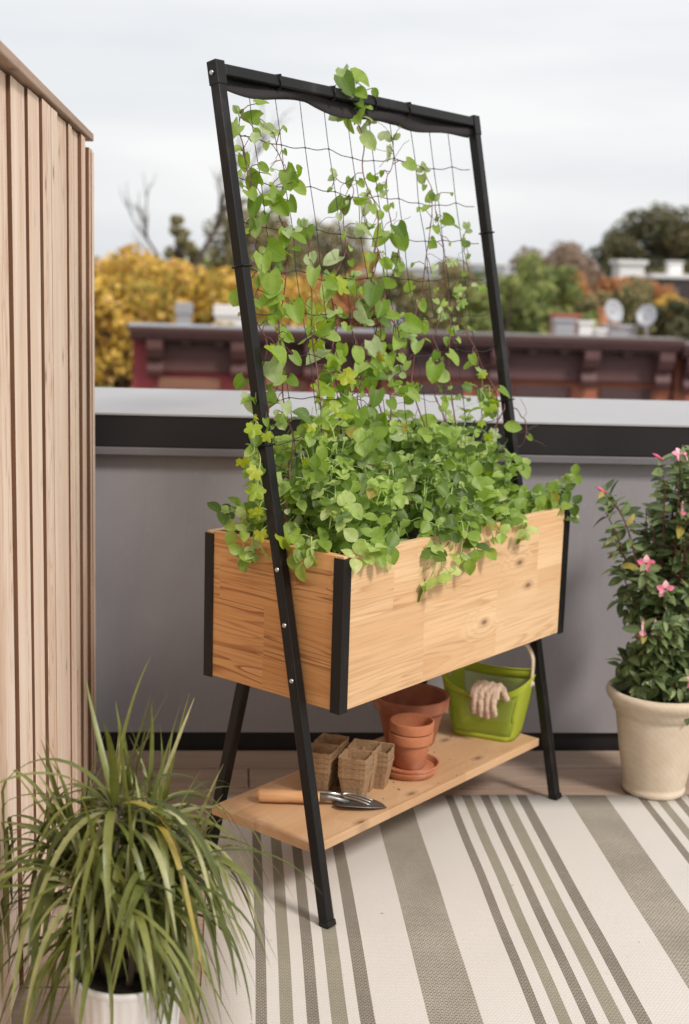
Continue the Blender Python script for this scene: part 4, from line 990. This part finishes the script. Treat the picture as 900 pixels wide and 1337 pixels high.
M['whitepaint'] = plain('white_render', (.78, .77, .76), .7, 0, .06, 2)
M['metalgrey'] = plain('grey_metal', (.38, .39, .42), .5, .2, .15, 3)
def cornice_building(lab, x0, x1, wallm, corm, lint, brackets, wins, y0=22.0, depth=5.5, zt=.655, edge_light=False, nm='row_house'):
    b = thing(nm, lab, 'building', ((x0+x1)/2, y0, GZ)); cx = (x0+x1)/2; o = lambda x: x-cx; Z = lambda z: z-GZ
    wl = bmesh.new(); 
    # wall with window openings: vertical strips
    cols_ = sorted(wins); xs = [x0+.02]; 
    for a_, b_ in cols_: xs += [a_, b_]
    xs.append(x1-.02); floors = []
    zz = -.39
    while zz-1.6 > GZ+1: floors.append((zz-1.6, zz)); zz -= 2.9
    for i in range(0, len(xs)-1):
        if i % 2 == 0: box(wl, o(xs[i]), o(xs[i+1]), .0, .3, 0, Z(zt-.1))
        else:
            top_ = zt-.1
            for (l, h_) in floors: box(wl, o(xs[i]), o(xs[i+1]), 0, .3, Z(h_), Z(top_)); top_ = l
            box(wl, o(xs[i]), o(xs[i+1]), 0, .3, 0, Z(top_))
    box(wl, o(x0+.02), o(x0+.3), .301, depth, 0, Z(zt-.4)); box(wl, o(x1-.3), o(x1-.02), .301, depth, 0, Z(zt-.4)); box(wl, o(x0+.3), o(x1-.3), depth-.3, depth, 0, Z(zt-.4))
    obj('wall', wl, wallm, b)
    obj('roof', BX(o(x0+.3), o(x1-.3), .3, depth-.3, Z(zt-.6), Z(zt-.42)), M['roofgrey'], b)
    c = bmesh.new(); box(c, o(x0-.02), o(x1+.02), -.52, .1, Z(zt-.07), Z(zt)); box(c, o(x0+.0), o(x1-.0), -.47, .08, Z(zt-.15), Z(zt-.0705)); box(c, o(x0+.01), o(x1-.01), -.38, .06, Z(zt-.22), Z(zt-.1505))
    fa, fb = brackets[0]-.1, brackets[-1]+.1; box(c, o(fa), o(fb), -.10, -.002, Z(zt-.70), Z(zt-.2205)); box(c, o(fa+.02), o(fb-.02), -.13, -.1005, Z(zt-.74), Z(zt-.67))
    x = x0+.3
    while x < x1-.2: box(c, o(x), o(x+.14), -.3, -.1005, Z(zt-.30), Z(zt-.2205)); x += .55
    co = obj('cornice', c, corm, b)
    if edge_light: obj('flashing', BX(o(x0-.03), o(x1+.03), -.535, .3, Z(zt+.0005), Z(zt+.03)), M['whitepaint' if False else 'metalgrey'], b)
    else: obj('flashing', BX(o(x0-.03), o(x1+.03), -.535, .3, Z(zt+.0005), Z(zt+.022)), M['roofgrey'], b)
    for bx_ in brackets:
        c = bmesh.new(); pr = [(-.1305, zt-.2205), (-.44, zt-.2205), (-.44, zt-.36), (-.36, zt-.50), (-.24, zt-.58), (-.26, zt-.66), (-.30, zt-.72), (-.27, zt-.80), (-.18, zt-.84), (-.1305, zt-.80)]
        l = [c.verts.new((o(bx_-.13), y, Z(z))) for y, z in pr]; r = [c.verts.new((o(bx_+.13), y, Z(z))) for y, z in pr]
        for i in range(len(pr)): c.faces.new((l[i], r[i], r[(i+1) % len(pr)], l[(i+1) % len(pr)]))
        c.faces.new(l); c.faces.new(list(reversed(r))); bmesh.ops.recalc_face_normals(c, faces=c.faces); obj('bracket', c, corm, co)
    for a_, b_ in cols_:
        for fi, (l, h_) in enumerate(floors):
            wn = obj('window', BX(o(a_), o(b_), .14, .18, Z(l), Z(h_)), M['glass'], b)
            fr = bmesh.new(); box(fr, o(a_), o(a_+.07), .06, .139, Z(l), Z(h_)); box(fr, o(b_-.07), o(b_), .06, .139, Z(l), Z(h_)); box(fr, o(a_+.0705), o(b_-.0705), .06, .139, Z(h_-.09), Z(h_)); box(fr, o(a_+.0705), o(b_-.0705), .06, .139, Z(l), Z(l+.07)); box(fr, o(a_+.0705), o(b_-.0705), .07, .139, Z((l+h_)/2-.03), Z((l+h_)/2+.03))
            obj('frame', fr, M['winframe'], wn)
            obj('lintel', BX(o(a_-.08), o(b_+.08), -.05, -.002, Z(h_), Z(h_+.19)), lint, wn)
            obj('sill', BX(o(a_-.08), o(b_+.08), -.08, .055, Z(l-.1), Z(l-.002)), lint, wn)
    return b
cornice_building('dark red painted row house with brown bracketed cornice at the left', -1.83, 2.35, M['paint_red'], M['cornice'], M['lintel'], [-1.42, -.03, 1.2, 2.1], [(-1.30, -.42), (.2, 1.05)], edge_light=True)
cornice_building('orange brick row house with plum cornice behind the right metal leg', 2.37, 7.50, M['brick'], M['cornice2'], M['lintel2'], [2.65, 4.35, 5.95, 7.25], [(2.9, 3.75), (4.78, 5.62), (6.3, 7.05)], zt=.665)
cornice_building('narrow brick house with dark cornice at the right edge', 7.52, 12.0, M['brick'], M['cornice2'], M['lintel2'], [7.75, 9.3, 11.6], [(8.3, 9.1), (10, 10.8)], zt=.60)
cornice_building('brick row house further along the street on the far left', -16, -7.5, M['brick'], M['cornice'], M['lintel'], [-15, -12, -8.2], [(-14.5, -13.6), (-11, -10.1)], zt=-2.2)

def dish(x, z, y, lab, rz):
    d = thing('satellite_dish', lab, 'satellite dish', (x, y, z-.62), rz)
    bm = bmesh.new(); tube(bm, [(0, 0, 0), (0, 0, .35), (0, -.05, .48)], .028, 8); obj('mast', bm, M['metalgrey'], d)
    bm = bmesh.new(); rings = []
    Mx = Matrix.Translation((0, -.1, .62)) @ Matrix.Rotation(R(68), 4, 'X')
    for i in range(7):
        r = .19*i/6; z_ = .06*(i/6)**2; rings.append([bm.verts.new(Mx @ Vector((r*math.cos(2*math.pi*k/24), r*1.2*math.sin(2*math.pi*k/24), z_))) for k in range(24)])
    for i in range(6):
        for k in range(24):
            if i == 0: 
                bm.faces.new((rings[0][0], rings[1][k], rings[1][(k+1) % 24])) if k not in (-1,) else None
            else: bm.faces.new((rings[i][k], rings[i][(k+1) % 24], rings[i+1][(k+1) % 24], rings[i+1][k]))
    bmesh.ops.remove_doubles(bm, verts=bm.verts, dist=1e-5)
    ob = obj('reflector', bm, M['metalgrey'], d, smooth=True); s = ob.modifiers.new('s', 'SOLIDIFY'); s.thickness = .015
    bm = bmesh.new(); tube(bm, [(0, -.1, .35), (0, -.45, .42), (0, -.48, .52)], .015, 6); obj('feed_arm', bm, M['metalgrey'], d)
dish(6.95, 1.07, 24.2, 'left of the two grey satellite dishes on the orange brick house roof', R(12))
dish(7.74, 1.0, 24.4, 'right of the two grey satellite dishes on the orange brick house roof', R(-25))
def rooftop(name, lab, cat, x, y, z0, w_, d_, h_, mat, cap=None, g=None):
    t_ = thing(name, lab, cat, (x, y, z0), 0, g)
    obj('body', BX(-w_/2, w_/2, -d_/2, d_/2, 0, h_, .01), mat, t_); obj('cap', BX(-w_/2-.03, w_/2+.03, -d_/2-.03, d_/2+.03, h_+.0005, h_+.06, .01), cap or mat, t_)
rz0 = .665-.42
M['orangeclay'] = plain('orange_clay', (.55, .24, .11), .8, 0, .1, 3)
rooftop('chimney', 'grey rooftop unit between the two satellite dishes', 'rooftop unit', 7.25, 24.6, rz0, .62, .4, .52, M['metalgrey'])
rooftop('chimney_stack', 'small orange clay chimney between the two satellite dishes', 'chimney', 7.28, 25.4, rz0, .36, .3, .84, M['orangeclay'])
rooftop('roof_vent', 'grey metal roof vent left of the white vent', 'vent', 6.02, 24, rz0, .36, .3, .62, M['metalgrey'])
rooftop('roof_hatch', 'rust coloured box behind the grey roof vent', 'chimney', 6.30, 25, rz0, .5, .4, .70, M['brick'])
rooftop('roof_vent', 'bright white roof vent left of the satellite dishes', 'vent', 6.42, 24, rz0, .26, .26, .59, M['whitepaint'])
rooftop('roof_vent', 'smallest white vent stub beside the satellite dishes', 'vent', 6.72, 24, rz0, .20, .2, .46, M['whitepaint'])
# vents behind the red house, houses behind
def house(lab, x, y, w_, d_, z1, mat, roofm=None, rows=((-1.0, 1.2), (-3.9, 1.2)), ov=.15):
    t_ = thing('flat_roof_house', lab, 'building', (x, y, GZ)); H0 = z1-GZ
    obj('wall', BX(-w_/2, w_/2, 0, d_, 0, H0-.25), mat, t_)
    obj('roof', BX(-w_/2-ov, w_/2+ov, -ov, d_+ov, H0-.2495, H0), roofm or mat, t_)
    n = max(1, int(w_/2))
    for dz, hh in rows:
        for i in range(n):
            x_ = -w_/2+(i+.5)*w_/n; wn = obj('window', BX(x_-.4, x_+.4, -.03, -.002, H0+dz-hh, H0+dz), M['glass'], t_)
            obj('frame', BX(x_-.47, x_+.47, -.06, -.031, H0+dz+.0, H0+dz+.08), M['winframe'], wn)
house('pale grey narrow house block showing above the red house cornice', -1.32, 30, .32, .6, .92, M['metalgrey'], ov=.03)
house('white flat roofed house among the yellow tree leaves', -.22, 31.5, .8, 1.2, .86, M['whitepaint'], ov=.05)
house('small white flat topped house in front of the big dark tree', 23.0, 76, 1.5, 1.6, 3.45, M['whitepaint'])
house('long low house with white roof edge at the far right', 31.0, 82, 9.5, 4, 2.8, plain('dark_brick', (.06, .045, .045), .9, 0, .2, .5), M['whitepaint'])
house('white house far behind the right part of the net', 8.6, 62, 3.4, 6, 1.3, M['whitepaint'])
house('grey house far off behind the rust coloured trees', 27, 150, 7, 9, 4.6, M['metalgrey'], M['whitepaint'])
house('pale house far off just right of the right metal leg', 19.5, 130, 6, 9, 3.6, M['metalgrey'], M['whitepaint'])
t_ = thing('chimney_stack', 'white chimney on the long low house at the far right', 'chimney', (27.9, 83, 2.8))
obj('stack', BX(-.42, .42, -.4, .4, 0, .75, .03), M['whitepaint'], t_); obj('chimney_cap', BX(-.5, .5, -.5, .5, .7505, .85), M['whitepaint'], t_)

# ------------------------------------------------------------------ trees beyond the parapet
def crown_mat(name, cols):
    m, t, b = newmat(name, cols[0], .75); at = t.nodes.new('ShaderNodeAttribute'); at.attribute_name = 'leafrand'
    c = ramp(t, at.outputs['Fac'], [(i/(len(cols)-1), c) for i, c in enumerate(cols)]); t.links.new(c, b.inputs['Base Color'])
    tr = t.nodes.new('ShaderNodeBsdfTranslucent'); t.links.new(c, tr.inputs[0]); ms = t.nodes.new('ShaderNodeMixShader'); ms.inputs[0].default_value = .3
    t.links.new(b.outputs[0], ms.inputs[1]); t.links.new(tr.outputs[0], ms.inputs[2]); t.links.new(ms.outputs[0], t.nodes['Material Output'].inputs[0]); return m
CM = dict(yellow=crown_mat('yellow_crown', [(.30, .24, .05), (.60, .40, .06), (.80, .54, .12), (.84, .55, .26)]),
          olive=crown_mat('olive_crown', [(.12, .12, .05), (.22, .20, .08), (.31, .27, .12), (.38, .29, .15)]),
          green=crown_mat('green_crown', [(.11, .15, .05), (.22, .27, .08), (.32, .36, .11), (.44, .42, .14)]),
          dark=crown_mat('dark_crown', [(.07, .075, .04), (.12, .125, .06), (.18, .17, .08), (.26, .19, .10)]),
          rust=crown_mat('rust_crown', [(.26, .12, .06), (.52, .23, .09), (.66, .32, .12), (.42, .30, .11)]),
          brown=crown_mat('brown_crown', [(.20, .14, .10), (.30, .20, .15), (.38, .27, .20), (.27, .22, .13)]))
def tree(lab, x, y, zt, rw, kind, seed, leafs=3200, ls=.16, rh=None, nclump=26, trunk=True, group='trees beyond the rooftops'):
    rnd.seed(seed); t_ = thing('leafy_tree', lab, 'tree', (x, y, GZ), 0, group); H0 = zt-GZ; rh = rh or rw*.9; cz = H0-rh
    bm = bmesh.new(); tube(bm, smoothpath([(0, 0, 0), (rnd.uniform(-.2, .2), 0, cz*.5), (rnd.uniform(-.3, .3), 0, cz)], 4), [.28-.015*i for i in range(9)], 9)
    lf = Leaves(); cl = []
    for k in range(nclump):
        a = rnd.random()*6.28; ph = math.acos(rnd.uniform(-1, 1)); r = rnd.uniform(.35, .95)
        
        if k < nclump*.3: ph = math.acos(rnd.uniform(.45, 1)); r = rnd.uniform(.72, .9)
        hs_ = math.sin(ph)**.7; c = Vector((math.cos(a)*hs_*rw*r, math.sin(a)*hs_*rw*r, cz+math.cos(ph)*rh*r)); cl.append((c, rnd.uniform(.18, .32)*(rw*min(rh, rw*1.8))**.5, rnd.gauss(.45, .2)))
        tube(bm, smoothpath([(0, 0, cz*.75), (c.x*.5, c.y*.5, (cz*.8+c.z)/2), c], 3), [.11-.014*i for i in range(7)], 5)
    obj('trunk', bm, M['bark'], t_)
    for i in range(leafs):
        c, r, vb = rnd.choice(cl); d = rv(1)
        while d.length > 1: d = rv(1)
        d = d.normalized()*(d.length**.5); p = c+Vector((d.x*r, d.y*r, d.z*r*.8)); n = (d+rv(.7)).normalized(); s1 = rnd.uniform(.6, 1.3)*ls
        x_, y_ = frame_at(n); a = rnd.random()*6.28; x2 = x_*math.cos(a)+y_*math.sin(a); y2 = n.cross(x2)
        lf.add([p-x2*s1*.5, p-y2*s1*.35, p+x2*s1*.55, p+y2*s1*.35+n*s1*.1], [[0, 1, 2, 3]], [(0, 0)]*4, min(1, max(0, vb+rnd.gauss(0, .22))))
    o = lf.build('crown', CM[kind], t_); o.data.polygons.foreach_set('use_smooth', [False]*len(o.data.polygons)); return t_
tree('yellow tree beside the fence, left of the red house', -3.4, 33.5, 2.35, 1.9, 'yellow', 1, 9000, .2, rh=3.6, nclump=60)
tree('yellow tree right behind the roof of the red house', -1.7, 36, 2.15, 1.6, 'yellow', 2, 7000, .2, rh=3.0, nclump=50)
tree('yellow orange tree just left of the left metal leg', -.5, 38, 2.2, 1.5, 'yellow', 3, 6000, .2, rh=3.0, nclump=44)
tree('yellow orange tree behind the left metal leg', 1.2, 40, 1.8, 1.5, 'yellow', 22, 5000, .2, rh=2.8, nclump=40)
tree('low yellow green tree beside the left side of the red house', -2.9, 27, -.35, .95, 'green', 4, 3500, .16, rh=2.2)
tree('olive tree with a rounded top behind the left metal leg', .5, 62, 5.1, 2.7, 'olive', 5, 8000, .26, rh=4.6, nclump=60)
tree('brownish olive tree behind the left net strings', 4.0, 66, 5.0, 2.6, 'olive', 6, 7000, .26, rh=4.6, nclump=50)
tree('rusty tree seen through the middle of the net', 3.6, 44, 2.0, 1.5, 'rust', 7, 5000, .22, rh=2.8, nclump=40)
tree('smaller rusty tree left of the net centre', 2.3, 46, 2.0, 1.3, 'rust', 23, 4500, .22, rh=2.8, nclump=40)
tree('olive tree seen through the centre of the net', 6.2, 50, 2.3, 1.9, 'olive', 8, 6000, .24, rh=3.2, nclump=44)
tree('green tree seen through the right half of the net', 8.3, 52, 2.8, 1.9, 'olive', 24, 6000, .24, rh=3.4, nclump=44)
tree('yellow tree low in front of the white flat roofed house', -.35, 29.3, .74, .8, 'yellow', 28, 3500, .17, rh=2.0, nclump=30)
tree('broad fresh green tree just right of the right metal leg', 9.95, 44, 2.65, 1.95, 'green', 9, 9000, .2, rh=3.2, nclump=60)
tree('lower green tree right above the plum cornice', 8.3, 41, 1.9, 1.5, 'green', 10, 6000, .2, rh=2.6, nclump=44)
tree('low green tree between the fresh green tree and the satellite dishes', 10.4, 40, 1.2, 1.3, 'green', 25, 4500, .2, rh=2.4, nclump=36)
tree('brown thinning tree behind the fresh green tree', 18.0, 75, 4.75, 2.9, 'brown', 11, 5200, .24, rh=3.8, nclump=50)
tree('brown green tree left of the small white house', 20.6, 80, 3.9, 2.6, 'brown', 12, 6000, .26, rh=3.6, nclump=44)
tree('rust and brown tree under the brown thinning tree', 13.6, 56, 2.6, 2.0, 'rust', 26, 5200, .24, rh=3.2, nclump=44)
tree('rusty tree before the foot of the small white house', 19.6, 66, 2.45, 1.7, 'rust', 31, 4500, .24, rh=2.8, nclump=36)
tree('olive tree behind the satellite dishes', 12.3, 42, 2.1, 1.45, 'olive', 13, 6500, .2, rh=2.9, nclump=44)
tree('rust and olive tree left of the satellite dishes', 13.4, 50, 2.25, 1.6, 'rust', 14, 5500, .22, rh=2.8, nclump=40)
tree('orange tree under the long low white edged house', 18.2, 58, 2.15, 2.1, 'rust', 15, 6500, .22, rh=2.8, nclump=44)
tree('yellow green tree at the right picture edge above the cornice', 17.2, 51, 1.9, 1.5, 'yellow', 16, 5000, .22, rh=2.6, nclump=40)
tree('dark green bush like tree low at the right edge', 13.9, 41, 1.35, 1.25, 'dark', 17, 4500, .2, rh=2.2, nclump=36)
tree('second dark green bush like tree low at the right edge', 15.6, 43, 1.2, 1.3, 'dark', 27, 4000, .2, rh=2.2, nclump=36)
tree('big dark tree rising highest on the right skyline', 33.9, 105, 8.8, 4.4, 'dark', 18, 11000, .34, rh=5.2, nclump=70)
tree('dark tree filling in beside the tallest one on the right', 38.6, 108, 8.2, 4.2, 'dark', 19, 8000, .34, rh=5.4, nclump=50)
tree('dark tree at the lower left foot of the tallest one', 30.4, 104, 6.3, 2.8, 'dark', 20, 6000, .30, rh=3.8, nclump=44)
tree('small dark evergreen tree beside the bare branches', -2.5, 55, 4.2, .8, 'olive', 21, 2600, .2, rh=3.2, nclump=26)
far = ['rust', 'olive', 'green', 'brown', 'olive', 'yellow', 'green', 'olive', 'brown', 'olive', 'green', 'brown']
for i in range(12):
    tree('hazy far tree, number %s of the distant line from the left' % ['one', 'two', 'three', 'four', 'five', 'six', 'seven', 'eight', 'nine', 'ten', 'eleven', 'twelve'][i], -13+i*5.2, 96+rnd.uniform(-8, 12), 3.0+rnd.uniform(-.5, 1.2), 4.0, far[i], 40+i, 4200, .42, rh=4.6, nclump=40, group='distant line of trees')
# bare branched tree
bt = thing('bare_tree', 'bare leafless tree with thin upright branches on the left skyline', 'tree', (-2.2, 48, GZ)); bm = bmesh.new(); rnd.seed(77)
def branch(p, d, L_, r, lvl):
    pts = [p]; 
    for i in range(6): d = (d+rv(.13)+Vector((0, 0, .03))).normalized(); pts.append(pts[-1]+d*L_/6)
    tube(bm, pts, [r*(1-.12*i) for i in range(7)], 5)
    if lvl:
        for k in range(4 if lvl > 1 else 5):
            i = rnd.randint(2, 6); branch(pts[i], (d+rv(.75)+Vector((0, 0, .2))).normalized(), L_*rnd.uniform(.4, .62), r*.5, lvl-1)
tube(bm, [(0, 0, 0), (.1, 0, 8), (.3, 0, 11)], [.3, .22, .16], 8); obj('trunk', bm, M['bark'], bt); bm = bmesh.new()
branch(Vector((.3, 0, 11)), Vector((.35, 0, 1)), 4.2, .13, 3); branch(Vector((.2, 0, 10)), Vector((-.5, 0, .8)), 3.4, .09, 2)
obj('branches', bm, M['bark'], bt)
